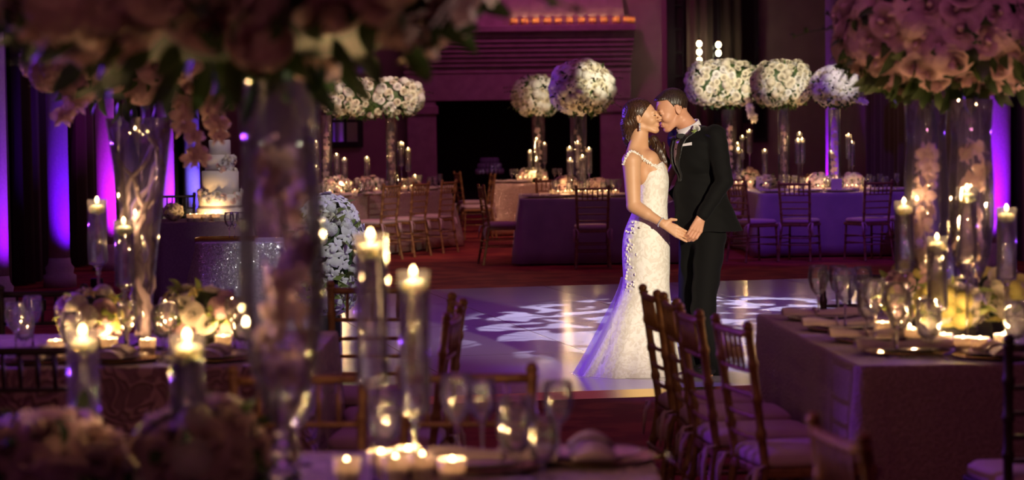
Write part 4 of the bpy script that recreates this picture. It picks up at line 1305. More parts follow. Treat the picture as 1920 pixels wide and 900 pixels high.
# D1, D2, E
cD = at(1356, 157, 32.0)
tall_piece(1368, 32.0, 205, (cD.x - .02, 32.0, cD.z), (.50, .36, .33), 'cylinder vase nearest the groom on the dim table behind him', 'white rose canopy just right of the groom with trailing sprig',
           [('rose', 'petal_cream', 98, .045), ('garden_rose', 'petal_white', 98, .045), ('peony', 'petal_cream', 95, .05), ('hydrangea', 'petal_cream', 30, .06)], e=3., seed=44, spray=5, r=.1,
           hang=((.34, -.2, -.28, .04, 0, -.22, 12, .06, 'petal_white'),))
cE = at(1465, 157, 30.3)
tall_piece(1470, 30.3, 202, (cE.x, 30.3, cE.z), (.39, .33, .31), 'slim cylinder vase second from the groom on the far right table', 'second white rose canopy right of the groom, beside the first',
           [('rose', 'petal_cream', 98, .043), ('garden_rose', 'petal_white', 98, .043), ('peony', 'petal_cream', 60, .048), ('hydrangea', 'petal_cream', 20, .06)], e=3., seed=45, spray=4)
cE = at(1566, 162, 29.4)
tall_piece(1565, 29.4, 205, (cE.x, 29.4, cE.z), (.31, .3, .26), 'cylinder vase under the orchid ball on the far right table', 'rounded white orchid and rose ball rightmost at the back',
           [('rose', 'petal_cream', 50, .052), ('orchid', 'petal_white', 70, .07), ('hydrangea', 'petal_white', 30, .075)], seed=46, spray=5, hang=((.22, -.1, -.15, .12, 0, -.06, 8, .05, 'petal_cream'),))

# back tables: stemmed candles (px, py of wax, depth, light)
def group_candles(lst, desc, Ys, every=2):
    cs, ts = [], []
    for i, (px, py, Y) in enumerate(lst):
        t, c = stem_candle(px, Y, py, w=1.3); ts.append(t); cs.append(c)
    ordinals(cs, 'floating candle on the %s, {o}' % desc, 'floating candles on the ' + desc)
    ordinals(ts, 'stemmed glass of the floating candle on the %s, {o}' % desc, 'stemmed candle glasses on the ' + desc)

group_candles([(592, 269, 29.7), (631, 293, 30.4), (646, 301, 30.2), (592, 316, 29.6), (688, 299, 31.0), (752, 271, 31.6), (765, 282, 31.7), (778, 333, 32.3)], 'far left table', 0)
group_candles([(994, 286, 35.9), (1006, 263, 35.9), (1021, 272, 36.0), (1006, 299, 35.8)], 'farthest table', 0)
group_candles([(1068, 280, 28.6), (1083, 270, 28.5), (1104, 282, 28.6), (1069, 302, 28.3), (1092, 296, 28.3)], 'lavender centre table', 0)
group_candles([(1383, 272, 31.6), (1392, 259, 31.8), (1405, 248, 31.7), (1384, 284, 31.6), (1434, 285, 30.9), ], 'table behind the groom', 0)
group_candles([(1499, 253, 30.2), (1504, 264, 29.9), (1496, 265, 29.9), (1558, 288, 29.6), (1591, 256, 29.8), (1597, 270, 29.9)], 'far right table', 0)

# low flowers, votives, goblets, place settings of the back tables
def low(px, Y, w, h, label, seed, mats=('petal_cream', 'petal_blush')):
    arrange('low_centrepiece', (at(px, 340, Y).x, Y, ZT + h * .8), (w, w * .8, h), label,
            [('garden_rose', mats[0], 12, .05), ('hydrangea', mats[1], 8, .055), ('orchid', mats[0], 6, .05)], seed=seed, leafn=30, leafL=.05, base=ZT, zmin=-.4)
low(630, 29.9, .19, .14, 'low cream and blush mound left on the far left table', 61)
low(690, 30.6, .22, .13, 'low blush mound in the middle of the far left table', 62, ('petal_blush', 'petal_cream'))
low(770, 32.2, .13, .09, 'small low mound at the far end of the far left table', 63)
low(1000, 36.0, .22, .13, 'low cream mound on the gold sequin cloth of the farthest table', 64)
low(1062, 28.4, .16, .14, 'low mauve mound under the domed flower ball, left one', 65, ('petal_mauve', 'petal_blush'))
low(1122, 28.6, .16, .12, 'low blush mound under the domed flower ball, right one', 66, ('petal_blush', 'petal_mauve'))
low(1400, 31.8, .2, .14, 'low cream mound behind the groom', 67)
low(1440, 30.8, .0001 + .12, .1, 'low mound at the near corner of the table behind the groom', 68)
low(1535, 29.5, .14, .12, 'low cream orchid mound left on the far right table', 69)
low(1598, 29.5, .15, .12, 'low cream orchid mound right on the far right table', 70)

def scatter(key, fn, pts, template, grp, **kw):
    ordinals([place(key, fn, (at(px, 340, Y).x, Y, ZT), **kw) for px, Y in pts], template, grp)
scatter('votive', mk_votive, [(706, 30.2), (745, 31.2), (758, 31.4), (772, 31.8), (618, 29.6), (640, 29.6), (790, 32.5), (665, 29.9), (726, 30.8)], 'lit votive on the far left table, {o}', 'votives on the far left table', scale=1.3)
scatter('votive', mk_votive, [(985, 35.8), (993, 35.75), (975, 35.9), (1022, 35.8)], 'lit votive on the farthest gold table, {o}', 'votives on the farthest table', scale=1.4)
scatter('votive', mk_votive, [(1046, 28.1), (1060, 28.15), (1072, 28.1), (1085, 28.1), (1098, 28.1), (1110, 28.15), (1124, 28.15), (1138, 28.2), (1154, 28.2), (1036, 28.4)], 'lit votive on the lavender centre table, {o}', 'votives on the lavender centre table', scale=1.3)
scatter('votive', mk_votive, [(1380, 31.5), (1407, 31.5), (1392, 31.5), (1436, 30.6)], 'lit votive on the table behind the groom, {o}', 'votives on the table behind the groom', scale=1.3)
scatter('votive', mk_votive, [(1483, 29.6), (1494, 29.7), (1514, 29.3), (1534, 29.15), (1588, 29.1), (1598, 29.1), (1605, 29.15), (1617, 29.3), (1628, 29.4), (1545, 29.2)], 'lit votive on the far right table, {o}', 'votives on the far right table', scale=1.3)
for px, Y in ((640, 29.75), (758, 31.45), (1000, 35.75), (1060, 28.12), (1120, 28.15), (1400, 31.3), (1500, 29.5), (1600, 29.1), (1540, 29.15)):
    clight(Vector((at(px, 340, Y).x, Y, ZT + .16)), 2.6, 'candle_cluster_light')
scatter('goblet', mk_goblet, [(654, 29.7), (668, 30.2), (716, 30.5), (735, 30.9), (787, 32.4), (825, 32.85), (608, 29.7), (690, 30.0)], 'wine goblet on the far left table, {o}', 'goblets on the far left table')
scatter('water', mk_water, [(598, 29.7), (606, 29.5), (678, 29.9), (725, 30.3), (806, 32.6), (816, 32.7)], 'water glass on the far left table, {o}', 'water glasses on the far left table')
scatter('goblet', mk_goblet, [(1040, 28.25), (1052, 28.4), (1078, 28.3), (1140, 28.4), (1150, 28.3), (1160, 28.5), (1100, 28.3)], 'wine goblet on the lavender centre table, {o}', 'goblets on the centre table')
scatter('water', mk_water, [(1044, 28.5), (1068, 28.2), (1092, 28.2), (1132, 28.3), (1144, 28.6)], 'water glass on the lavender centre table, {o}', 'water glasses on the centre table')
scatter('goblet', mk_goblet, [(960, 36.0), (968, 35.9), (1040, 36.0), (1050, 35.9)], 'wine goblet on the farthest gold table, {o}', 'goblets on the farthest table')
scatter('goblet', mk_goblet, [(1476, 29.5), (1490, 29.3), (1556, 29.3), (1572, 29.4), (1630, 29.4), (1650, 29.6), (1682, 29.7), (1466, 29.6)], 'wine goblet on the far right table, {o}', 'goblets on the far right table')
scatter('water', mk_water, [(1550, 29.15), (1576, 29.2), (1622, 29.2), (1636, 29.5), (1660, 29.5), (1505, 29.3)], 'water glass on the far right table, {o}', 'water glasses on the far right table')
def backset(lst, nm):
    L = [setting(at(px, 350, Y).x, Y, rz, cut=False) for px, Y, rz in lst]
    for j, (a, b) in enumerate((('charger', 'gold charger plate'), ('plate', 'white dinner plate'), ('napkin', 'folded napkin'))):
        ordinals([l[j] for l in L], '%s on the %s, {o}' % (b, nm), '%ss on the %s' % (a, nm))
backset([(640, 29.55, 50), (702, 30.1, 50), (800, 32.2, 50), (835, 32.7, 50)], 'far left table')
backset([(1005, 28.12, 0), (1040, 28.08, 0), (1110, 28.08, 0), (1160, 28.1, 0)], 'lavender centre table')
backset([(945, 35.85, 0), (975, 35.75, 0)], 'farthest gold table')
backset([(1450, 29.1, 0), (1512, 29.1, 0), (1575, 29.08, 0), (1650, 29.1, 0), (1686, 29.1, 0)], 'far right table')
def mk_card():
    t = thing('table_card', 'card')
    MB().prism([(-.06, -.03), (.06, -.03), (.06, 0), (-.06, 0)], 0, .008).build('card_base', 'charger', t)
    MB().box(-.065, .065, -.018, -.014, .006, .16).build('card_panel', 'card', t)
    return t
for px, Y, lb in ((1427, 30.75, 'blank cream table card standing right behind the groom'), (1568, 29.05, 'small cream card on the far right table between two centrepieces')):
    place('card', mk_card, (at(px, 340, Y).x, Y, ZT), label=lb)

# ------------------------------------------------------------------ mantel votives
mv = [place('amber', mk_amber, (at(px, 48, YB - .5).x, YB - .5, mz)) for px in (964, 984, 1005, 1027, 1047, 1068, 1090, 1111, 1132, 1155, 1175)]
ordinals(mv, 'amber glass votive in the row on the fireplace mantel, {o}', 'amber votives on the mantel')
for o in mv: point('mantel_candle_light', o.location + Vector((0, 0, .1)), .06, (1, .78, .45), .01)
t = place('amber', mk_amber, (at(1186, 48, YB - .5).x, YB - .35, mz)); t['label'] = 'amber votive set back at the right end of the mantel'

# ------------------------------------------------------------------ crystal shade lamp before the hearth
lp = at(918, 320, 38.6)
fl_ = thing('floor_lamp', 'lamp', 'lamp with tiered violet crystal shade before the dark hearth', (lp.x, 38.6, 0))
MB().lathe([(.16, 0), (.16, .02), (.03, .04), (.016, .06)], 20).build('lamp_base', 'brass', fl_)
MB().tube([(0, 0, .05), (0, 0, lp.z - .05)], .014, 8).build('pole', 'brass', fl_)
sh = MB(); z = lp.z - .06
M['shade_crystal'] = pbr('violet_crystal', (.35, .22, .6), .3, trans=.3)
for k, rr_ in enumerate((.2, .165, .125)):
    for j in range(18):
        w = 2 * PI * j / 18
        sh.ball((rr_ * math.cos(w), rr_ * math.sin(w), z + .05), (.03, .03, .045), 8, 6)
    sh.lathe([(rr_ + .012, z + .085), (rr_ + .012, z + .095), (rr_ - .03, z + .095)], 20)
    z += .085
sh.build('tiered_shade', 'shade_crystal', fl_)

# ------------------------------------------------------------------ sconces: stacks of round bulbs by the tall window
M['bulb'] = emit('warm_bulb', (1, .86, .55), 14)
for px, n, py, lb in ((1311, 3, 82, 'pendant of three round lit bulbs left in the tall window'), (1347, 2, 84, 'pendant of two round lit bulbs right in the tall window')):
    p = at(px, py, YB - .8)
    s = thing('pendant_light', 'lamp', lb, (p.x, YB - .8, ZC))
    MB().tube([(0, 0, 0), (0, 0, p.z - ZC + .05)], .008, 6).build('cord', 'iron', s)
    MB().lathe([(.06, -.03), (.06, 0)], 16).build('ceiling_rose', 'brass', s)
    for k in range(n):
        zz = p.z - ZC - k * .145
        b = MB(); b.ball((0, 0, zz), (.045, .045, .055), 14, 10); b.build('bulb', 'bulb', s)
        MB().lathe([(.02, zz + .045), (.03, zz + .06), (.02, zz + .075)], 12).build('socket', 'brass', s)

# ================================================================== CAKE
Yc = 22.4; cx = at(414, 400, Yc).x; ZC_ = ZT
def pz(py): return at(414, py, Yc).z
ck = thing('wedding_cake', 'cake', 'tall white wedding cake with five tiers and sugar flowers', (cx, Yc, ZC_))
tiers = [(415, 388, .215, 'peach'), (385, 366, .20, 'peach'), (364, 320, .165, 'w'), (318, 290, .135, 'w'), (289, 258, .10, 'w')]
zprev = 0
for i, (a, b, r_, _) in enumerate([(415, 389, .22, 0), (389, 364, .20, 0), (364, 320, .17, 0), (320, 290, .135, 0), (290, 262, .10, 0)]):
    z0 = zprev; z1 = pz(b) - ZC_; zprev = z1
    tr_ = MB().lathe([(r_, z0), (r_, z1 - .01), (r_ - .01, z1), (.005, z1)], 40).build('cake_tier', 'cake', ck)
    if i in (0, 1, 3): MB().lathe([(r_ + .003, z0 + .002), (r_ + .004, z0 + .018), (r_, z0 + .02)], 40, cap=False).build('ribbon', 'ribbon', tr_)
rr = random.Random(8)
def sugar(z, r_, n, s, zj, w0=-PI, w1=PI):
    for k in range(n):
        w = rr.uniform(w0, w1); d = Vector((math.cos(w), math.sin(w), rr.uniform(-.2, .5))).normalized()
        o = link('sugar_flower', bloom(rr.choice(['rose', 'hydrangea', 'orchid']), rr.choice(['petal_white', 'petal_cream', 'petal_blush'])), ck)
        o.location = (math.cos(w) * r_, math.sin(w) * r_, z + rr.uniform(-zj, zj)); o.rotation_euler = d.to_track_quat('Z', 'Y').to_euler(); o.scale = (s * rr.uniform(.7, 1.2),) * 3
sugar(pz(366) - ZC_, .19, 54, .032, .045); sugar(pz(303) - ZC_, .135, 26, .028, .05, -1.6, .6); sugar(pz(250) - ZC_, .05, 14, .03, .05); sugar(pz(320) - ZC_, .15, 10, .028, .02, -1.5, 0)
MB().lathe([(.004, pz(264) - ZC_), (.05, pz(262) - ZC_), (.06, pz(240) - ZC_), (.03, pz(232) - ZC_), (.004, pz(230) - ZC_)], 16).build('cake_topper', 'petal_white', ck)
arrange('bouquet', (at(325, 404, 22.3).x, 22.3, ZT + .085), (.095, .09, .085), 'small round cream rose bouquet on the cake table', [('rose', 'petal_cream', 26, .032), ('garden_rose', 'petal_cream', 12, .032)], seed=77, leafn=20, leafL=.04, base=ZT)
cv = [place('votive', mk_votive, (at(px, 410, 22.12).x, 22.12, ZT), scale=1.15) for px in (357, 369, 385, 405)]
ordinals(cv, 'lit votive on the cake table, {o}', 'votives on the cake table')
for o in (cv[1], cv[3]): clight(o.location + Vector((0, -.02, .075)), 2.)
# sequin table things: tray, goblets
tray = thing('tray', 'tray', 'shiny rectangular tray on the silvery sequin table', (at(425, 447, 18.2).x, 18.2, ZT))
MB().box(-.22, .22, -.14, .14, 0, .012).build('tray_base', 'silver', tray)
MB().box(-.22, .22, -.14, -.13, .012, .028).box(-.22, .22, .13, .14, .012, .028).box(-.22, -.21, -.13, .13, .012, .028).box(.21, .22, -.13, .13, .012, .028).build('tray_rim', 'brass', tray)
gq = [place('goblet', mk_goblet, (at(px, 440, Y).x, Y, ZT + .012)) for px, Y in ((430, 18.15), (440, 18.22), (452, 18.16))]
ordinals(gq, 'wine goblet on the shiny tray by the cake, {o}', 'goblets on the tray')
# white orchid cascade at the right end of the sequin table
oc = at(612, 480, 17.9)
arrange('orchid_cascade', (oc.x + .02, 17.9, .66), (.275, .25, .46), 'big cascade of white orchids and hydrangeas standing at the end of the sequin table',
        [('orchid', 'petal_white', 99, .075), ('hydrangea', 'petal_white', 70, .055), ('rose', 'petal_cream', 12, .04)], e=2.0, seed=88, leafn=220, leafL=.08, base=.0, lime=True, zmin=-.98)
pd = thing('plinth', 'plinth', 'slim dark plinth carrying the white orchid cascade', (oc.x + .02, 17.9, 0))
bevel(MB().box(-.08, .08, -.08, .08, 0, .22).build('plinth_body', 'black_box', pd), .01)
# ================================================================== PEOPLE: sculpted from signed distances, meshed with surface nets
class Field:
    def __init__(s, lo, hi, h):
        s.lo = np.array(lo, float); s.h = h
        s.n = np.ceil((np.array(hi) - s.lo) / h).astype(int) + 1
        s.a = np.full(s.n, .06, np.float32)

    def sub(s, lo, hi):
        i0 = np.clip(np.floor((np.array(lo) - s.lo) / s.h).astype(int), 0, s.n - 1); i1 = np.clip(np.ceil((np.array(hi) - s.lo) / s.h).astype(int) + 1, 1, s.n)
        if (i1 <= i0).any(): return None, None
        sl = tuple(slice(a, b) for a, b in zip(i0, i1))
        g = [s.lo[k] + s.h * np.arange(i0[k], i1[k]) for k in range(3)]
        X, Y, Z = np.meshgrid(*g, indexing='ij')
        return sl, (X.astype(np.float32), Y.astype(np.float32), Z.astype(np.float32))

    def put(s, sl, d, k, op='add'):
        a = s.a[sl]
        if op == 'add':
            if k > 0:
                h = np.clip(.5 + .5 * (a - d) / k, 0, 1); s.a[sl] = a * (1 - h) + d * h - k * h * (1 - h)
            else: s.a[sl] = np.minimum(a, d)
        else:
            d = -d
            if k > 0:
                h = np.clip(.5 - .5 * (a - d) / k, 0, 1); s.a[sl] = a * (1 - h) + d * h + k * h * (1 - h)
            else: s.a[sl] = np.maximum(a, d)

    def cap(s, p, q, r1, r2, k=.01, op='add', squash=None):
        p, q = np.array(p, float), np.array(q, float); m = max(r1, r2) + k + .012
        sl, g = s.sub(np.minimum(p, q) - m, np.maximum(p, q) + m)
        if sl is None: return
        d = q - p; L2 = max(d @ d, 1e-9)
        t = np.clip(((g[0] - p[0]) * d[0] + (g[1] - p[1]) * d[1] + (g[2] - p[2]) * d[2]) / L2, 0, 1)
        dd = np.sqrt((g[0] - p[0] - t * d[0]) ** 2 + (g[1] - p[1] - t * d[1]) ** 2 + (g[2] - p[2] - t * d[2]) ** 2) - (r1 + (r2 - r1) * t)
        s.put(sl, dd, k, op)

    def ell(s, c, r, A=None, k=.01, op='add'):
        """A: 3x3 with the ellipsoid's axes as rows"""
        c = np.array(c, float); r = np.array(r, float); m = r.max() + k + .012
        sl, g = s.sub(c - m, c + m)
        if sl is None: return
        A = np.eye(3) if A is None else np.array(A)
        P = [g[i] - c[i] for i in range(3)]
        Q = [A[j][0] * P[0] + A[j][1] * P[1] + A[j][2] * P[2] for j in range(3)]
        k0 = np.sqrt(sum((Q[j] / r[j]) ** 2 for j in range(3))); k1 = np.sqrt(sum((Q[j] / r[j] ** 2) ** 2 for j in range(3))) + 1e-6
        s.put(sl, k0 * (k0 - 1) / k1, k, op)

    def grid(s):
        return s.sub(s.lo, s.lo + s.h * (s.n + 1))[1]


def nets(a, lo, h):
    ins = a < 0
    n = np.array(a.shape) - 1
    c = np.zeros(n, np.int8)
    for i in (0, 1):
        for j in (0, 1):
            for k in (0, 1):
                c += ins[i:i + n[0], j:j + n[1], k:k + n[2]]
    mixed = (c > 0) & (c < 8)
    I = np.argwhere(mixed)
    idx = np.full(n, -1, np.int64); idx[mixed] = np.arange(len(I))
    acc = np.zeros((len(I), 3)); cnt = np.zeros(len(I))
    for ax in range(3):
        o1, o2 = [k for k in range(3) if k != ax]
        for u in (0, 1):
            for v in (0, 1):
                p = I.copy(); p[:, o1] += u; p[:, o2] += v; q = p.copy(); q[:, ax] += 1
                va = a[p[:, 0], p[:, 1], p[:, 2]]; vb = a[q[:, 0], q[:, 1], q[:, 2]]
                x = (va < 0) != (vb < 0)
                t = np.where(x, va / np.where(x, va - vb, 1), 0)
                pos = p.astype(float); pos[:, ax] += t
                acc[x] += pos[x]; cnt[x] += 1
    V = np.array(lo) + h * acc / cnt[:, None]
    Fs = []
    for ax in range(3):
        o1, o2 = (ax + 1) % 3, (ax + 2) % 3
        s1 = [slice(None)] * 3; s2 = [slice(None)] * 3
        s1[ax] = slice(0, a.shape[ax] - 1); s2[ax] = slice(1, a.shape[ax])
        x = ins[tuple(s1)] != ins[tuple(s2)]
        E = np.argwhere(x)
        E = E[(E[:, o1] > 0) & (E[:, o2] > 0) & (E[:, o1] < a.shape[o1] - 1) & (E[:, o2] < a.shape[o2] - 1)]
        inside = ins[E[:, 0], E[:, 1], E[:, 2]]
        q = []
        for d1, d2 in ((-1, -1), (0, -1), (0, 0), (-1, 0)):
            p = E.copy(); p[:, o1] += d1; p[:, o2] += d2
            q.append(idx[p[:, 0], p[:, 1], p[:, 2]])
        q = np.stack(q, 1)
        q[~inside] = q[~inside][:, ::-1]
        Fs.append(q)
    return V, np.concatenate(Fs)


def field_mesh(f, name, mat, arr=None, relax=1):
    V, Q = nets(f.a if arr is None else arr, f.lo, f.h)
    for _ in range(relax):      # one gentle relaxation keeps features, drops stair steps
        acc = np.zeros_like(V); cnt = np.zeros(len(V))
        for k in range(4):
            a, b = Q[:, k], Q[:, (k + 1) % 4]
            np.add.at(acc, a, V[b]); np.add.at(cnt, a, 1)
        V = V * .5 + .5 * acc / np.maximum(cnt, 1)[:, None]
    me = bpy.data.meshes.new(name)
    me.vertices.add(len(V)); me.vertices.foreach_set('co', V.astype(np.float32).ravel())
    me.loops.add(len(Q) * 4); me.loops.foreach_set('vertex_index', Q.astype(np.int32).ravel())
    me.polygons.add(len(Q)); me.polygons.foreach_set('loop_start', np.arange(0, len(Q) * 4, 4, dtype=np.int32))
    me.update(calc_edges=True); me.validate()
    me.polygons.foreach_set('use_smooth', np.ones(len(me.polygons), bool))
    me.materials.append(M[mat])
    return me


def frame(fwd, up=(0, 0, 1)):
    """rows: forward, left, up"""
    f = Vector(fwd).normalized(); l = Vector(up).cross(f).normalized(); u = f.cross(l)
    return np.array([f, l, u])


YP = 15.25
def wp(px, py, dy=0.): return np.array(at(px, py, YP + dy) if False else (at(px, py, YP).x, YP + dy, at(px, py, YP).z))


def sculpt_head(f, c, A, s, male):
    """head in its own frame (forward, left, up) added to the skin field"""
    T = lambda x, y, z: c + s * (np.array([x, y, z]) @ A)
    f.ell(T(-.012, 0, .032), s * np.array((.094, .074, .088)), A, .012)
    f.ell(T(.036, 0, -.012), s * np.array((.056, .058, .078)), A, .02)
    jw = .05 if male else .043
    for y in (-1, 1):
        f.cap(T(-.018, y * jw, -.052), T(.062, y * .016, -.096), s * (.02 if male else .016), s * .017, .018)
        f.ell(T(.056, y * .034, -.028), s * np.array((.03, .025, .028)), A, .014)
    f.ell(T(.070, 0, -.096), s * np.array((.020, .022, .017)), A, .012)
    f.ell(T(.074, 0, -.062), s * np.array((.020, .03, .022)), A, .012)
    for y in (-1, 1):
        f.cap(T(.080, y * .034, .020), T(.089, y * .006, .018), s * .009, s * .009, .012)
    for y in (-1, 1):
        f.ell(T(.100, y * .029, .004), s * np.array((.018, .017, .012)), A, .008, 'sub')
        f.ell(T(.076, y * .031, .003), s * np.array((.014, .017, .012)), A, .004)
    f.cap(T(.088, 0, .012), T(.112, 0, -.022), s * .0075, s * .0095, .008)
    f.ell(T(.112, 0, -.027), s * np.array((.011, .011, .009)), A, .006)
    for y in (-1, 1): f.ell(T(.099, y * .012, -.030), s * np.array((.011, .008, .008)), A, .005)
    f.cap(T(.090, -.018, -.056), T(.090, .018, -.056), s * .0055, s * .0055, .005); f.cap(T(.093, -.008, -.054), T(.093, .008, -.054), s * .0055, s * .0055, .005)
    f.cap(T(.088, -.016, -.069), T(.088, .016, -.069), s * .006, s * .006, .005); f.cap(T(.091, -.007, -.069), T(.091, .007, -.069), s * .006, s * .006, .005)
    f.cap(T(.102, -.016, -.0625), T(.102, .016, -.0625), s * .0022, s * .0022, .002, 'sub')
    for y in (-1, 1):
        f.ell(T(-.012, y * .076, -.004), s * np.array((.018, .008, .031)), A, .004)
        f.ell(T(-.008, y * .084, .0), s * np.array((.010, .006, .018)), A, .003, 'sub')
    return T


def hand(f, wrist, knuckle, side, palm_n, s, curl, thumb_dir, spread=.0, curls=None):
    """palm from wrist to knuckles; side = direction from index to little finger; palm_n = direction the fingers curl to"""
    w, kn = np.array(wrist), np.array(knuckle); sd = np.array(side, float); sd /= np.linalg.norm(sd); pn = np.array(palm_n, float); pn /= np.linalg.norm(pn)
    d = kn - w; d /= np.linalg.norm(d)
    for t in (-1, -.33, .33, 1):
        f.cap(w + sd * t * .014 * s, kn + sd * t * .030 * s, .014 * s, .0115 * s, .010)
    L = [.042, .048, .045, .035]
    for i, t in enumerate((-1, -.33, .33, 1)):
        a = kn + sd * t * .030 * s; dirn = d.copy(); c = (curls[i] if curls else curl)
        p = a
        for j, (ff, r0, r1) in enumerate(((1, .0098, .0088), (.62, .0088, .0080), (.52, .0080, .0068))):
            ang = c * (.55, 1.15, .8)[j]
            dirn = dirn * math.cos(ang) + pn * math.sin(ang); dirn /= np.linalg.norm(dirn)
            pn2 = pn - dirn * (pn @ dirn); nrm = np.linalg.norm(pn2)
            q = p + dirn * L[i] * ff * s
            f.cap(p, q, r0 * s, r1 * s, .002)
            pn = pn2 / nrm if nrm > 1e-3 else pn; p = q
        pn = np.array(palm_n, float); pn /= np.linalg.norm(pn)
    th = np.array(thumb_dir, float); th /= np.linalg.norm(th)
    p = w + d * .018 * s - sd * .012 * s; q = p + th * .042 * s; r_ = q + (th * .6 + d * .7) / np.linalg.norm(th * .6 + d * .7) * .032 * s
    f.cap(p, q, .014 * s, .0115 * s, .008); f.cap(q, r_, .0112 * s, .0085 * s, .003)


H = .0035
# ------------------------------------------------------------------ GROOM
ga = R(25)
GF = np.array((-math.cos(ga), -math.sin(ga), 0)); GL_ = np.array((-GF[1], GF[0], 0)) * 1.0     # chest forward, his left
GL_ = np.array((math.sin(ga), -math.cos(ga), 0))
GA = np.array([GF, GL_, (0, 0, 1)])
lo = wp(1228, 735, -.45); hi = wp(1410, 150, .42)
lo = np.array([lo[0], YP - .45, 0.02]); hi = np.array([hi[0], YP + .42, hi[2]])
gb = Field(lo, hi, H)
g_hc = wp(1260.5, 206, .035)
hf = Vector((-math.cos(R(20)) * math.cos(R(16)), -math.cos(R(20)) * math.sin(R(16)), -math.sin(R(20))))
GHA = frame(hf, (0, 0, 1))
TG = sculpt_head(gb, g_hc, GHA, 1.06, True)
nb = wp(1296, 240, .02)
gb.cap(TG(-.03, 0, -.045), nb + np.array((0, 0, -.02)), .056, .062, .02)
ch, wa, hp = wp(1311, 290, 0), wp(1310, 365, 0), wp(1318, 432, 0)
shL = wp(1338, 254, 0) + GL_ * .15 * np.array((0, 1, 0)) - 0; shR = wp(1272, 262, 0) + np.array((0, .13, 0))
gb.ell(ch, (.10, .16, .16), GA, .03); gb.ell(wa, (.09, .14, .14), GA, .04); gb.ell(hp, (.105, .15, .11), GA, .04)
gb.cap(nb + np.array((0, 0, -.03)), shL, .05, .05, .03); gb.cap(nb + np.array((0, 0, -.03)), shR, .05, .05, .03)
elL = wp(1352, 338, -.20); wrL = wp(1308, 407, -.235); elR = wp(1302, 338, .24); wrR = wp(1262, 372, .20)
gb.cap(shL, elL, .048, .036, .02); gb.cap(elL, wrL, .036, .026, .01)
gb.cap(shR, elR, .048, .036, .02); gb.cap(elR, wrR, .036, .026, .01)
# his left hand closes over her fingers
knL = wp(1299, 428, -.262)
hand(gb, wrL, knL, (-.75, -.35, .25), (-.55, .8, -.1), 1.12, .62, (-.8, -.4, -.35))
hand(gb, wrR, wrR + np.array((-.055, .03, -.01)), (0, .3, -1), (-.5, -.8, 0), 1.05, .3, (-.6, -.3, .6))
# legs and feet
hipL, knL2, anL = wp(1330, 452, -.08), wp(1316, 575, -.10), wp(1343, 690, -.10)
hipR, knR2, anR = wp(1304, 452, .08), wp(1296, 575, .10), wp(1302, 690, .12)
for a, b, c in ((hipL, knL2, anL), (hipR, knR2, anR)):
    gb.cap(a, b, .075, .052, .03); gb.cap(b, c, .050, .034, .015)
    gb.cap(c, c + np.array((-.09, -.05, -.03)), .032, .026, .01)
groom = thing('person', 'person', 'man in black tuxedo and bow tie leaning down to kiss, holding her hand', (wp(1318, 700).tolist()[0], YP, .03))
def pchild(name, me, root, parent=None):
    o = bpy.data.objects.new(name, me); COL.objects.link(o); o.parent = parent or root
    if parent is None: o.matrix_parent_inverse = Matrix.Translation(-root.location)
    return o
gbody = pchild('body', field_mesh(gb, 'groom_body', 'skin_m'), groom)

# hair: skull offset cut by the hairline
X, Y, Z = gb.sub(g_hc - .16, g_hc + .17)[1]
def local(g, c, A, s):
    P = [g[i] - c[i] for i in range(3)]
    return [(A[j][0] * P[0] + A[j][1] * P[1] + A[j][2] * P[2]) / s for j in range(3)]
hl = Field(g_hc - .16, g_hc + .17, .0028)
hl.ell(TG(-.016, 0, .038), np.array((.100, .081, .094)), GHA, 0)
hl.ell(TG(.043, 0, .086), np.array((.040, .054, .020)), GHA, .02)
q = local(hl.grid(), g_hc, GHA, 1.06)
# keep what is above the hairline: forehead at x=.07,z=.06; sideburn to z=-.01 before the ear; nape z=-.05 behind
line = np.where(q[0] > .025, .070 + (q[0] - .025) * .25, np.where(q[0] > -.0, -.004 + np.clip(q[0], 0, .025) * 2.9, np.where(q[0] > -.04, .028 - (-q[0]) * .5, -.045)))
cut = line - q[2]
strand = .0012 * np.sin(q[0] * 420 + q[2] * 160) * np.cos(q[1] * 300 + q[0] * 90)
arr = np.maximum(hl.a + strand, cut * .7)
pchild('hair', field_mesh(hl, 'groom_hair', 'hair_m', arr.astype(np.float32), 1), groom)
def brow(root, T, y, w=.0035, z=.0225):
    m = MB(); m.tube([Vector(T(.083, y * .014, z)), Vector(T(.084, y * .024, z + .005)), Vector(T(.074, y * .042, z + .002))], [w, w * 1.2, w * .5], 6, True, .8)
    o = m.build('eyebrow', 'lash', root); o.matrix_parent_inverse = Matrix.Translation(-root.location); return o
def lash(root, T, y):
    m = MB(); m.tube([Vector(T(.088, y * .018, .000)), Vector(T(.0915, y * .030, -.0035)), Vector(T(.083, y * .046, -.001))], [.0016, .0024, .0018], 5)
    o = m.build('eyelashes', 'lash', root); o.matrix_parent_inverse = Matrix.Translation(-root.location); return o
for y in (-1, 1): brow(groom, TG, y, .0052); lash(groom, TG, y)

def wmesh(name, mb, mat, root):
    o = mb.build(name, mat, root); o.matrix_parent_inverse = Matrix.Translation(-root.location); return o

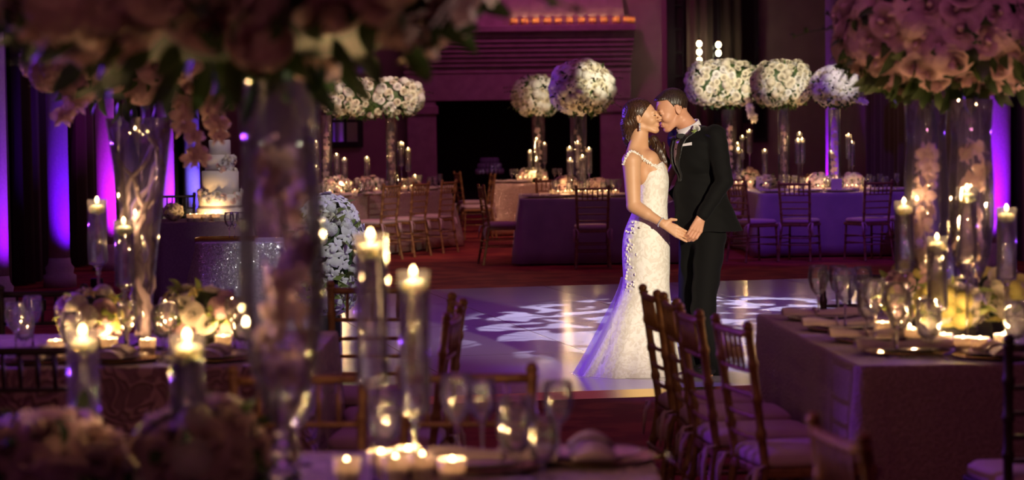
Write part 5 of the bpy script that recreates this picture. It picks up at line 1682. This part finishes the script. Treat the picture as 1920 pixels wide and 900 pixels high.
# jacket
jk = Field(lo, hi, .0045)
jk.ell(wp(1307, 270, 0), (.148, .185, .08), GA, .03)
jk.ell(ch + np.array((-.008, 0, -.01)), (.172, .18, .17), GA, .04); jk.ell(wa, (.160, .165, .15), GA, .05)
jk.ell(hp + np.array((.006, 0, .03)), (.155, .18, .13), GA, .05)
jk.cap(wp(1288, 250, .0), shL, .045, .056, .03); jk.cap(wp(1288, 250, .04), shR, .045, .052, .03)
jk.cap(shL, elL, .067, .056, .018); jk.cap(elL, wrL + (elL - wrL) * .12, .054, .042, .012)
jk.cap(shR, elR, .062, .052, .02); jk.cap(elR, wrR + (elR - wrR) * .12, .05, .038, .012)
g = jk.grid()
# flared skirt of the jacket, open at the bottom
sk_t = np.clip((wp(0, 352)[2] - g[2]) / (wp(0, 352)[2] - wp(0, 450)[2]), 0, 1.1)
cx_ = wa[0] + (wp(1328, 440)[0] - wa[0]) * sk_t; P0 = g[0] - cx_; P1 = g[1] - YP
qf = P0 * GF[0] + P1 * GF[1]; ql = P0 * GL_[0] + P1 * GL_[1]
rf = .118 + .096 * sk_t ** .8; rl = .14 + .065 * sk_t
d = (np.sqrt((qf / rf) ** 2 + (ql / rl) ** 2) - 1) * np.minimum(rf, rl) + .004 * np.sin(np.arctan2(ql, qf) * 7) * sk_t
d = np.maximum(d, wp(0, 449)[2] - g[2] + .0 * qf); d = np.maximum(d, g[2] - wp(0, 346)[2])
h_ = np.clip(.5 + .5 * (jk.a - d) / .02, 0, 1); jk.a = (jk.a * (1 - h_) + d * h_ - .02 * h_ * (1 - h_)).astype(np.float32)
jk.a = np.maximum(jk.a, (wp(0, 450)[2] - g[2])).astype(np.float32)
# sleeve and body stop at the neck: carve around it
fold = .0025 * np.sin(g[2] * 55 + g[0] * 40) * np.sin(g[1] * 30 + g[2] * 20)
full = jk.a + fold
# V opening in the chest frame
P0 = g[0] - ch[0]; P1 = g[1] - ch[1]
qf = P0 * GF[0] + P1 * GF[1]; ql = P0 * GL_[0] + P1 * GL_[1]
zt_, zb_ = wp(0, 240)[2], wp(0, 356)[2]
tv = np.clip((g[2] - zb_) / (zt_ - zb_), -.3, 1.5)
wv = .062 * tv
inV = np.maximum(np.abs(ql) - wv, zb_ - g[2])
front = np.maximum(inV, -qf + .01)
jarr = np.maximum(full, -front).astype(np.float32)
neck = np.sqrt((g[0] - nb[0] + .01) ** 2 + (g[1] - nb[1]) ** 2) - .066
jarr = np.maximum(jarr, -np.maximum(neck, zt_ - .02 - g[2])).astype(np.float32)
pchild('jacket', field_mesh(jk, 'groom_jacket', 'tux', jarr), groom)
lapw = .042 * np.clip(1.15 - np.abs(tv - .62) * 1.2, .1, 1)
lap = np.maximum(full - .006, np.maximum(np.abs(np.abs(ql) - wv - lapw / 2) - lapw / 2, np.maximum(zb_ - g[2], -qf + .0)))
lap = np.maximum(lap, g[2] - zt_ - .0); lap = np.maximum(lap, -(full + .006))
pchild('lapel', field_mesh(jk, 'groom_lapel', 'satin', lap.astype(np.float32)), groom)
# shirt front and collar
sh_ = np.maximum(full + .012, np.maximum(np.abs(ql) - wv - .012, np.maximum(zb_ - .01 - g[2], -qf - .0)))
sh_ = np.maximum(sh_, -(full + .03))
pchild('shirt', field_mesh(jk, 'groom_shirt', 'shirt', sh_.astype(np.float32)), groom)
# collar: a ring round the neck, higher at the back, standing against the jaw
m = MB(); ncx = nb + np.array((-.012, .0, -.005))
n_ = 28; vs = []; tl = np.array((-.35, -.12, 1)); tl /= np.linalg.norm(tl)
for lay, (rr_, hz) in enumerate(((.070, -.03), (.066, .030), (.0695, .031), (.076, -.032))):
    for k in range(n_):
        w = 2 * PI * k / n_; dd = GF * math.cos(w) + GL_ * math.sin(w)
        p = ncx + dd * rr_ * (1, 1, 1)[0] + tl * hz + np.array((0, 0, .034 * -math.cos(w)))
        vs.append(tuple(p))
fs = [(l * n_ + k, l * n_ + (k + 1) % n_, ((l + 1) % 4) * n_ + (k + 1) % n_, ((l + 1) % 4) * n_ + k) for l in range(4) for k in range(n_)]
wmesh('collar', MB().add(vs, fs, True), 'shirt', groom)
# bow tie
bt = wp(1269, 257, -.07); m = MB(); lx = GL_ * .9 + np.array((0, 0, .12)); lx /= np.linalg.norm(lx)
for s in (-1, 1):
    m.tube([Vector(bt), Vector(bt + lx * s * .022), Vector(bt + lx * s * .052)], [.010, .024, .035], 10, True, .45)
m.ball(tuple(bt + GF * .004), (.012, .012, .014), 10, 8)
wmesh('bow_tie', m, 'satin', groom)
# pocket square, studs, boutonniere placed on the chest surface
def chest_pt(l, z, off=.0):
    """point on the jacket at lateral l and height z"""
    for k in range(60):
        f_ = .25 - k * .005
        p = ch + GF * f_ + GL_ * l; p[2] = z
        i = np.round((p - jk.lo) / jk.h).astype(int)
        if (i < 0).any() or (i >= jk.n).any(): continue
        if full[tuple(i)] < 0: return p + GF * off
    return ch
pq = chest_pt(.105, wp(0, 287)[2], .006)
m = MB(); nrm = GF * .7 + GL_ * .5
lx = np.cross((0, 0, 1), nrm); lx /= np.linalg.norm(lx)
P = [pq + lx * -.03 + np.array((0, 0, -.008)), pq + lx * .03 + np.array((0, 0, -.002)), pq + lx * .03 + np.array((0, 0, .016)), pq + lx * -.026 + np.array((0, 0, .006))]
wmesh('pocket_square', m.add([tuple(p) for p in P] + [tuple(p + nrm * .012) for p in P], [(0, 3, 2, 1), (4, 5, 6, 7), (0, 1, 5, 4), (1, 2, 6, 5), (2, 3, 7, 6), (3, 0, 4, 7)], False), 'shirt', groom)
bq = chest_pt(.085, wp(0, 258)[2], .012)
bo = link('boutonniere', bloom('rose', 'petal_white'), groom); bo.matrix_parent_inverse = Matrix.Translation(-groom.location)
bo.location = bq; bo.rotation_euler = Vector(GF * .8 + GL_ * .5).to_track_quat('Z', 'Y').to_euler(); bo.scale = (.024,) * 3
m = MB()
for k in range(5): leaf_into(m, Vector(bq), Vector((rnd.uniform(-1, 1), -.4, rnd.uniform(-1.2, .2))), .04, .018, rnd)
lo_ = m.build('boutonniere_leaf', 'leaf_lime', groom); lo_.matrix_parent_inverse = Matrix.Translation(-groom.location)
for zz in (275, 295, 315, 335):
    p = chest_pt(0, wp(0, zz)[2], -.012 + .003)
    wmesh('shirt_stud', MB().ball(tuple(p), .004, 8, 6), 'satin', groom)
# shirt cuff at the wrist
dv = (wrL - elL) / np.linalg.norm(wrL - elL)
wmesh('shirt_cuff', MB().tube([Vector(wrL - dv * .035), Vector(wrL - dv * .012)], [.037, .036], 16), 'shirt', groom)
# trousers
tr_ = Field(lo, hi, .0045)
tr_.ell(hp + np.array((0, 0, -.02)), (.118, .165, .11), GA, .03)
for (a, b, c), rr_ in (((hipL, knL2, anL), 1), ((hipR, knR2, anR), 1)):
    tr_.cap(a + np.array((0, 0, .02)), b, .098, .074, .025); tr_.cap(b, c + np.array((0, 0, -.025)), .074, .058, .02)
g2_ = tr_.grid()
ta = tr_.a + .003 * np.sin(g2_[2] * 38 + g2_[0] * 30) * np.sin(g2_[1] * 25)
ta = np.maximum(ta, anL[2] - .05 - g2_[2])
pchild('trousers', field_mesh(tr_, 'groom_trousers', 'tux', ta.astype(np.float32)), groom)
for c, dr in ((anL, np.array((-.85, -.5, 0))), (anR, np.array((-.9, -.35, 0)))):
    s_ = Field(c + np.array((-.3, -.25, -.12)), c + np.array((.1, .15, .08)), .004)
    b = np.array((c[0], c[1], .03 + .042)); dr = dr / np.linalg.norm(dr)
    s_.cap(b + dr * -.03, b + dr * .13 + np.array((0, 0, -.008)), .042, .040, .01); s_.cap(b + dr * .13 + np.array((0, 0, -.008)), b + dr * .20 + np.array((0, 0, -.014)), .04, .028, .01)
    s_.cap(c, b, .048, .044, .02)
    gg = s_.grid(); s_.a = np.maximum(s_.a, .031 - gg[2]).astype(np.float32)
    pchild('shoe', field_mesh(s_, 'shoe', 'shoe'), groom)

# ------------------------------------------------------------------ BRIDE
ba = R(24)
BF = np.array((math.cos(ba), -math.sin(ba), 0)); BLf = np.array((math.sin(ba), math.cos(ba), 0))   # her left is away from us
BA = np.array([BF, BLf, (0, 0, 1)])
lo = np.array([wp(1140, 0)[0], YP - .42, .04]); hi = np.array([wp(1300, 0)[0], YP + .34, wp(0, 178)[2]])
bb = Field(lo, hi, H)
b_hc = wp(1204.5, 221, -.015)
hf = Vector((math.cos(R(11)) * math.cos(R(13)), -math.cos(R(11)) * math.sin(R(13)), math.sin(R(11))))
BHA = frame(hf)
TB = sculpt_head(bb, b_hc, BHA, .97, False)
nb2 = wp(1199, 283, -.01)
bb.cap(TB(-.026, 0, -.05), nb2, .050, .056, .018)
bb.cap(TB(-.04, 0, -.075), wp(1184, 289, -.08), .036, .040, .03)
ch2, wa2, hp2 = wp(1216, 325, 0), wp(1220, 388, 0), wp(1212, 446, 0)
s_R = wp(1182, 301, -.15); s_L = wp(1224, 300, .15)
bb.ell(ch2, (.085, .125, .12), BA, .03); bb.ell(wa2, (.07, .10, .11), BA, .03); bb.ell(hp2, (.09, .115, .11), BA, .02)
bb.cap(nb2 + np.array((0, 0, -.012)), s_R, .044, .052, .025); bb.cap(nb2 + np.array((0, 0, -.012)), s_L, .040, .040, .025)
bb.cap(wp(1216, 300, -.06), wp(1216, 300, .06), .062, .062, .03)
for y in (-1, 1): bb.ell(ch2 + BF * .055 + BLf * y * .052 + np.array((0, 0, .015)), (.05, .055, .055), BA, .02)
e_R, w_R = wp(1185, 384, -.175), wp(1238, 416, -.245)
bb.cap(s_R, e_R, .058, .043, .02); bb.cap(e_R, w_R, .041, .0245, .01); bb.cap(e_R + (w_R - e_R) * .1, e_R + (w_R - e_R) * .45, .042, .036, .01)
e_L, w_L = wp(1250, 350, .22), wp(1275, 300, .20)
bb.cap(s_L, e_L, .044, .034, .02); bb.cap(e_L, w_L, .034, .024, .01)
hand(bb, w_R, wp(1263, 430, -.265), (-.1, -.25, -1), (.3, .9, -.1), .98, .35, (.8, -.1, .45), curls=(.25, .3, .4, .1))
hand(bb, w_L, w_L + np.array((.02, .0, .06)), (.6, .7, 0), (.6, -.5, .2), .95, .25, (-.5, -.5, .6))
for y in (-1, 1):
    a = hp2 + BLf * y * .06; k_ = wp(1222, 580, 0) + BLf * y * .07; an = wp(1226, 690, 0) + BLf * y * .06
    bb.cap(a, k_, .06, .046, .02); bb.cap(k_, an, .045, .03, .015); bb.cap(an, an + np.array((.10, -.03, -.02)), .026, .022, .01)
bride = thing('person', 'person', 'woman in ivory lace mermaid wedding dress kissing, brown hair swept back, holding his hand', (wp(1215, 700).tolist()[0], YP, .03))
pchild('body', field_mesh(bb, 'bride_body', 'skin_f'), bride)
for y in (-1, 1): brow(bride, TB, y, .0034, .0235); lash(bride, TB, y)
for T, root in ((TB, bride), (TG, groom)):
    s = .9 if root is bride else 1.06
    l_ = Field(T(.09, 0, -.06) - .03, T(.09, 0, -.06) + .03, .002)
    A_ = BHA if root is bride else GHA
    for z, fx in ((-.0565, .0035), (-.0685, .0035)):
        l_.cap(T(.0895, -.014, z), T(.0895, .014, z), s * .0045, s * .0045, .002); l_.cap(T(.0945, -.007, z), T(.0945, .007, z), s * .0056, s * .0056, .003)
    pchild('lips', field_mesh(l_, 'lips', 'lips'), root)

# hair: cap, low side-swept knot, curls over the far shoulder
hb = Field(np.array([wp(1150, 0)[0], YP - .2, wp(0, 345)[2]]), np.array([wp(1268, 0)[0], YP + .22, wp(0, 180)[2]]), .003)
hb.ell(TB(-.024, 0, .042), np.array((.100, .081, .088)), BHA, 0)
hb.ell(TB(-.055, 0, -.01), np.array((.066, .07, .075)), BHA, .025)
q = local(hb.grid(), b_hc, BHA, .97)
line = np.where(q[0] > -.012, -.02 + (q[0] + .012) * 1.15, -.2)
arr = np.maximum(hb.a, (line - q[2]) * .65)
hb.a = arr.astype(np.float32)
for p0, p1, r0, r1 in ((wp(1178, 232, -.02), wp(1181, 260, .0), .052, .042), (wp(1180, 262, 0), wp(1183, 276, .01), .036, .020), (wp(1184, 262, .03), wp(1222, 268, .09), .034, .03),
                       (wp(1226, 262, .07), wp(1238, 285, .06), .032, .038), (wp(1238, 285, .06), wp(1247, 305, .05), .036, .030), (wp(1247, 305, .05), wp(1248, 326, .04), .028, .012)):
    hb.cap(p0, p1, r0, r1, .015)
g = hb.grid(); q = local(g, b_hc, BHA, .97)
ang = np.arctan2(q[2] - .02, q[0] + .03)
strand = 0.0009 * np.sin(ang * 40 + q[1] * 140 + 1.5 * np.sin(q[0] * 60)) + 0.0007 * np.sin(g[0] * 330 + 3 * np.sin(g[2] * 55))
pchild('hair', field_mesh(hb, 'bride_hair', 'hair_f', (hb.a + strand).astype(np.float32), 1), bride)
m = MB()
for k in range(14):
    x0 = wp(1232 + rnd.uniform(-6, 10), 272 + rnd.uniform(-8, 10), .05 + rnd.uniform(-.03, .03)); L = rnd.uniform(.10, .17); ph = rnd.uniform(0, 6)
    hc_ = MB(); hc_.tube([(x0[0] + .05 * u + .010 * math.sin(ph + u * 9), x0[1] + .008 * math.cos(ph + u * 8), x0[2] - L * u) for u in [j / 10 for j in range(11)]], [.009 * (1 - .75 * j / 10) for j in range(11)], 6); wmesh('hair_curl', hc_, 'hair_f', bride)
for k in range(9):
    x0 = wp(1174 + rnd.uniform(-3, 8), 250 + rnd.uniform(-6, 8), rnd.uniform(-.05, .02)); L = rnd.uniform(.05, .09); ph = rnd.uniform(0, 6)
    hc_ = MB(); hc_.tube([(x0[0] + .02 * u + .008 * math.sin(ph + u * 7), x0[1], x0[2] - L * u) for u in [j / 8 for j in range(9)]], [.008 * (1 - .8 * j / 8) for j in range(9)], 6); wmesh('hair_curl', hc_, 'hair_f', bride)


# dress: lofted rings following the outline, with a flaring train
prof = [(306, 1201, 1243, .115, -.0), (318, 1197, 1250, .125, 0), (332, 1194, 1254.5, .13, 0), (350, 1192, 1254, .128, 0), (368, 1191, 1252, .122, 0), (388, 1189, 1251, .118, 0), (408, 1181, 1252, .128, 0), (428, 1171, 1254, .142, 0),
        (450, 1167, 1256, .152, 0), (480, 1166, 1256, .152, 0), (505, 1168, 1256, .148, 0), (528, 1169, 1255, .142, 0), (548, 1163, 1256, .145, 0), (575, 1151, 1259, .16, 0), (605, 1137, 1263, .19, .01), (640, 1121, 1268, .225, .02),
        (675, 1101, 1273, .265, .03), (700, 1086, 1277, .29, .03), (712, 1077, 1279, .30, .03)]
def ring(py, l, r, ry, dy, zz=None, grow=0., foldamp=0., n=96, zr=None):
    a = wp(l, py)[0]; b = wp(r, py)[0]; z = wp((l + r) / 2, py)[2] if zz is None else zz
    cx0 = (a + b) / 2; rx = (b - a) / 2 + grow; out = []
    for k in range(n):
        w = 2 * PI * k / n
        f_ = 1 + foldamp * (math.sin(w * 9 + .6) * .6 + math.sin(w * 17 + 2) * .25)
        z2 = z + (zr(w) if zr else 0)
        out.append((cx0 + rx * f_ * math.cos(w), YP + dy + (ry + grow) * f_ * math.sin(w), z2))
    return out
vs = []; n = 96
rings = []
for i, (py, l, r, ry, dy) in enumerate(prof):
    t = max(0, (py - 540) / 170)
    # sweetheart neckline at the top ring
    zr = None
    if i == 0: zr = lambda w: .016 * math.cos(2 * (w + ba)) + .008 * math.cos(w) - .01
    if i == 1: zr = lambda w: .004 * math.cos(2 * (w + ba))
    rings.append(ring(py, l, r, ry, dy, foldamp=.055 * t ** 1.2, zr=zr))
z_end = .034
last = prof[-1]
rings.append(ring(718, last[1] - 2, last[2] + 1, .315, .03, zz=z_end, foldamp=.06))
for r_ in rings: vs += r_
fs = []
for i in range(len(rings) - 1):
    for k in range(n):
        k2 = (k + 1) % n; fs.append((i * n + k2, i * n + k, (i + 1) * n + k, (i + 1) * n + k2))
dress = wmesh('dress', MB().add(vs, fs, True), 'lace', bride)
md = dress.modifiers.new('thickness', 'SOLIDIFY'); md.thickness = .004; md.offset = -1
sb = dress.modifiers.new('smooth', 'SUBSURF'); sb.levels = 1; sb.render_levels = 1
# bodice front rounding
# tulle train: sheer outer layer from the knee, trailing left and right
def tulle_mat():
    m_, nt, out = new_mat('ivory_tulle')
    t = N(nt, 'BsdfTransparent'); dd = N(nt, 'BsdfDiffuse'); dd.inputs[0].default_value = (.75, .72, .74, 1)
    tr = N(nt, 'BsdfTranslucent'); tr.inputs[0].default_value = (.7, .68, .72, 1)
    a = N(nt, 'MixShader'); a.inputs[0].default_value = .4; b = N(nt, 'MixShader'); b.inputs[0].default_value = .42
    nt.links.new(dd.outputs[0], a.inputs[1]); nt.links.new(tr.outputs[0], a.inputs[2]); nt.links.new(t.outputs[0], b.inputs[1]); nt.links.new(a.outputs[0], b.inputs[2]); nt.links.new(b.outputs[0], out.inputs[0])
    return m_
M['tulle'] = tulle_mat()
tp = [(520, 1164, 1258, .152, 0), (545, 1158, 1261, .155, .01), (570, 1146, 1268, .18, .03), (600, 1131, 1274, .22, .05), (640, 1112, 1279, .26, .07), (680, 1091, 1282, .31, .08), (708, 1076, 1284, .34, .08)]
rings = []
for py, l, r, ry, dy in tp:
    t = max(0, (py - 520) / 190); rings.append(ring(py, l, r, ry, dy, grow=.004, foldamp=.075 * t))
rings.append(ring(716, 1072, 1286, .36, .09, zz=.034, grow=.004, foldamp=.08))
arc = list(range(30, 70))          # the train opens at the front: only the left and back of the skirt carry it
vs = []; L_ = len(arc)
for i, r_ in enumerate(rings):
    for j in range(L_):       # its front edge sweeps from the left hip towards the hem
        u = 30 + (44 + (38 if i == len(rings) - 1 else 26) * (i / (len(rings) - 1)) ** .7 - 30) * j / (L_ - 1)
        k0 = int(u); q0, q1 = Vector(r_[k0]), Vector(r_[min(k0 + 1, 95)]); vs.append(tuple(q0.lerp(q1, u - k0)))
fs = [(i * L_ + k + 1, i * L_ + k, (i + 1) * L_ + k, (i + 1) * L_ + k + 1) for i in range(len(rings) - 1) for k in range(L_ - 1)]
tu = wmesh('tulle_train', MB().add(vs, fs, True), 'tulle', bride)
tu.modifiers.new('smooth', 'SUBSURF').render_levels = 1
# lace shoulder strap and back strap
def strap(pts, name, r0=.006):
    m = MB(); pts = [Vector(p) for p in pts]
    fine = []
    for i in range(len(pts) - 1):
        for u in range(6): fine.append(pts[i].lerp(pts[i + 1], u / 6))
    fine.append(pts[-1])
    m.tube(fine, [r0] * len(fine), 6, True, .6)
    for i, p in enumerate(fine):
        for _ in range(3): m.ball(tuple(p + Vector((rnd.uniform(-.006, .006), rnd.uniform(-.004, .001), rnd.uniform(-.009, .009)))), (rnd.uniform(.003, .008), .003, rnd.uniform(.003, .007)), 6, 5)
    return wmesh(name, m, 'lace', bride)
def skin_pt(px, py, y0=-.42):
    """first skin point seen at this pixel near the bride"""
    x = wp(px, py)[0]; z = wp(px, py)[2]
    for k in range(220):
        y = YP + y0 + k * .003
        i = np.round((np.array((x, y, z)) - bb.lo) / bb.h).astype(int)
        if (i < 0).any() or (i >= bb.n).any(): continue
        if bb.a[tuple(i)] < 0: return np.array((x, y - .004, z))
    return np.array((x, YP - .12, z))
strap([skin_pt(a, b) for a, b in ((1182, 284), (1192, 288), (1202, 295), (1212, 302), (1222, 309), (1230, 313))], 'shoulder_strap')
strap([skin_pt(a, b) for a, b in ((1182, 284), (1174, 290), (1168, 300), (1166, 308))], 'shoulder_strap', .004)
# appliques down the hip
m = MB()
for k in range(46):
    py = rnd.uniform(410, 545); l = 1172 if py > 430 else 1182; px = l + abs(rnd.gauss(0, 9))
    a, b = wp(1167, py)[0], wp(1255, py)[0]; cxx = (a + b) / 2; rx = (b - a) / 2
    x = wp(px, py)[0]; c_ = max(-.98, min(.98, (x - cxx) / rx)); y = YP - .15 * math.sqrt(1 - c_ * c_) - .004
    m.ball((x, y, wp(px, py)[2]), (rnd.uniform(.005, .009), .004, rnd.uniform(.006, .012)), 6, 5)
wmesh('lace_applique', m, 'lace', bride)
# jewellery
er = TB(-.012, -.082, -.038); m = MB()
m.ball(tuple(er), .007, 8, 6); m.ball(tuple(er + np.array((0, -.002, -.018))), (.007, .005, .012), 8, 6); m.ball(tuple(er + np.array((0, -.002, -.036))), (.006, .005, .008), 8, 6)
wmesh('drop_earring', m, 'crystal_bead', bride)
dv = (w_R - e_R) / np.linalg.norm(w_R - e_R); u1 = np.cross(dv, (0, 0, 1)); u1 /= np.linalg.norm(u1); u2 = np.cross(dv, u1); m = MB()
for k in range(18):
    w = 2 * PI * k / 18; m.ball(tuple(w_R - dv * .015 + (u1 * math.cos(w) + u2 * math.sin(w)) * .028), .0055, 7, 5)
wmesh('bracelet', m, 'crystal_bead', bride)
for o in (groom, bride): o['category'] = 'person'
# ================================================================== LIGHT OF THE PLACE, AND ADDED FILLS
for y in (4, 12, 20, 28, 36, 42):
    area('ceiling_wash', (.2, y, ZC - .05), (.2, y, 0), 30 if y < 30 else 19, (.62, .14, .72) if 8 < y < 25 else (.85, .15, .5), 5, 3)
spot('violet_fill', (1.2, 18.5, 5.8), (1.0, 19.2, 0), 420, (.3, .1, 1), 85, .8, .3)  # added fill, source unseen, turns the dance floor more violet
spot('couple_spot', (4.3, 3.4, 2.9), (1.0, 15.25, 1.1), 7200, (1, .85, .62), 12, .6, .12)
spot('canopy_spot', (4.0, 3.2, 2.7), (0.02, 5.0, 1.93), 420, (1, .84, .66), 9, .8, .1)
spot('canopy_spot', (1.2, 2.2, 4.6), (1.65, 9.25, 1.95), 230, (1, .3, .68), 16, .7, .3)
spot('canopy_spot', (-1.2, 0.2, 3.6), (-.55, 5.05, 1.9), 50, (1, .42, .36), 26, .8, .3)  # added warm fill from beside the camera, brightens the near left canopy
spot('back_violet_spot', (-4.3, 18.5, 2.6), (.85, 15.25, .7), 1500, (.22, .06, 1), 22, .6, .1)
def pin(name, tgt, w, src, col=(1, .88, .56), ang=4.2): spot(name, src, tgt, w, col, ang, .5, .06)
pin('pin_spot', (-1.78, 30.8, 1.95), 3770, (4.4, 22, 5.2), ang=6.2)
pin('pin_spot', at(1100, 165, 29), 4930, (4.6, 22, 5.4), ang=3.6)
pin('pin_spot', at(1012, 185, 36.4), 3393, (4.6, 27, 5.4), ang=3.6)
pin('pin_spot', at(1356, 157, 32), 8120, (3.4, 20, 5.5), ang=4.4)
pin('pin_spot', at(1470, 157, 30.3), 6380, (4.6, 19, 5.5), ang=3.6)
pin('pin_spot', at(1572, 160, 29.4), 3393, (5.4, 21, 5.5), ang=3.2)
spot('violet_fill', (-4.4, 24, 3.4), at(1060, 170, 30), 700, (.25, .05, 1), 14, .6, .1)
spot('violet_fill', (3.8, 24.5, 5.6), (3.8, 29, .5), 420, (.25, .06, 1), 40, .7, .1)
spot('violet_fill', (1.0, 41, 5.6), (.8, 44, 2.5), 130, (.75, .09, .42), 90, .8, .2)
spot('cake_spot', (-1.5, 17, 5.4), at(425, 320, 22.4), 380, (1, .9, .75), 7, .5, .1)
spot('orchid_spot', (1.5, 12.5, 5.3), (-1.3, 17.9, .8), 900, (.95, 1, .88), 11, .6, .1)

# pattern projector (gobo) over the dance floor
gb_ = spot('pattern_projector', (1.4, 26.5, 5.6), (1.6, 19.6, 0), 9500, (.70, .66, 1), 28, .4, .02)
spot('violet_fill', (-4.8, 8.6, 2.4), (-.55, 5.4, 1.2), 650, (.3, .06, 1), 24, .7, .06)  # added spot without a fixture, puts violet glints on the front glassware
spot('violet_fill', (5.3, 12.2, 2.0), (1.7, 9.2, 1.2), 520, (.26, .05, 1), 22, .7, .06)  # added likewise, violet glints for the right table's glass
spot('violet_fill', (-4.8, 12.0, 2.4), (-1.45, 9.2, 1.1), 700, (.3, .05, 1), 24, .7, .06)  # added likewise for the willow vase and glasses of the left middle table
spot('table_wash', (-1.0, 25.5, 5.8), (-1.5, 30.8, .6), 560, (1, .42, .42), 34, .7, .2)  # added pink fill, no lamp known there, lifts the far left table
spot('table_wash', (.4, 30, 5.8), (.3, 35.6, .6), 700, (1, .5, .35), 30, .7, .2)  # added warm fill of the same sort for the farthest table
d = gb_.data; d.use_nodes = True; nt = d.node_tree; nt.nodes.clear()
out = nt.nodes.new('ShaderNodeOutputLight'); em = nt.nodes.new('ShaderNodeEmission')
tc = N(nt, 'TexCoord'); sp = N(nt, 'SeparateXYZ'); nt.links.new(tc.outputs['Normal'], sp.inputs[0])
dx = N(nt, 'Math', operation='DIVIDE'); dy = N(nt, 'Math', operation='DIVIDE')
nt.links.new(sp.outputs[0], dx.inputs[0]); nt.links.new(sp.outputs[2], dx.inputs[1]); nt.links.new(sp.outputs[1], dy.inputs[0]); nt.links.new(sp.outputs[2], dy.inputs[1])
cb = N(nt, 'CombineXYZ'); nt.links.new(dx.outputs[0], cb.inputs[0]); nt.links.new(dy.outputs[0], cb.inputs[1])
n1 = N(nt, 'TexNoise'); n1.inputs['Scale'].default_value = 26; n1.inputs['Detail'].default_value = 1; n1.inputs['Distortion'].default_value = .5
nt.links.new(cb.outputs[0], n1.inputs['Vector'])
r1 = N(nt, 'ValToRGB'); r1.color_ramp.elements[0].position = .51; r1.color_ramp.elements[1].position = .54
nt.links.new(n1.outputs['Fac'], r1.inputs['Fac'])
n2 = N(nt, 'TexNoise'); n2.inputs['Scale'].default_value = 7; n2.inputs['Detail'].default_value = 0; n2.inputs['Distortion'].default_value = 1.2
nt.links.new(cb.outputs[0], n2.inputs['Vector'])
mm = N(nt, 'Math', operation='MULTIPLY'); mm.inputs[1].default_value = 55; sn = N(nt, 'Math', operation='SINE'); ab = N(nt, 'Math', operation='ABSOLUTE')
nt.links.new(n2.outputs['Fac'], mm.inputs[0]); nt.links.new(mm.outputs[0], sn.inputs[0]); nt.links.new(sn.outputs[0], ab.inputs[0])
r2 = N(nt, 'ValToRGB'); r2.color_ramp.elements[0].position = .12; r2.color_ramp.elements[1].position = .2
nt.links.new(ab.outputs[0], r2.inputs['Fac'])
pr_ = N(nt, 'Math', operation='MULTIPLY'); nt.links.new(r1.outputs[0], pr_.inputs[0]); nt.links.new(r2.outputs[0], pr_.inputs[1])
nt.links.new(pr_.outputs[0], em.inputs['Strength']); em.inputs['Color'].default_value = (1, 1, 1, 1)
nt.links.new(em.outputs[0], out.inputs[0])

wd = bpy.data.worlds.new('world'); SC.world = wd; wd.use_nodes = True
wd.node_tree.nodes['Background'].inputs[0].default_value = (.02, .01, .03, 1)
wd.node_tree.nodes['Background'].inputs[1].default_value = .3

SC.view_settings.view_transform = 'Standard'; SC.view_settings.look = 'None'
SC.view_settings.exposure = 0; SC.view_settings.gamma = 1
try: SC.view_settings.use_curve_mapping = False
except Exception: pass
cy = SC.cycles
cy.use_denoising = True
try: cy.denoiser = 'OPENIMAGEDENOISE'
except Exception: pass
cy.max_bounces = 8; cy.diffuse_bounces = 2; cy.glossy_bounces = 4; cy.transmission_bounces = 8; cy.transparent_max_bounces = 24
cy.caustics_reflective = False; cy.caustics_refractive = False
cy.sample_clamp_indirect = 4; cy.sample_clamp_direct = 0
cy.use_light_tree = True
cy.use_adaptive_sampling = True; cy.adaptive_threshold = .02
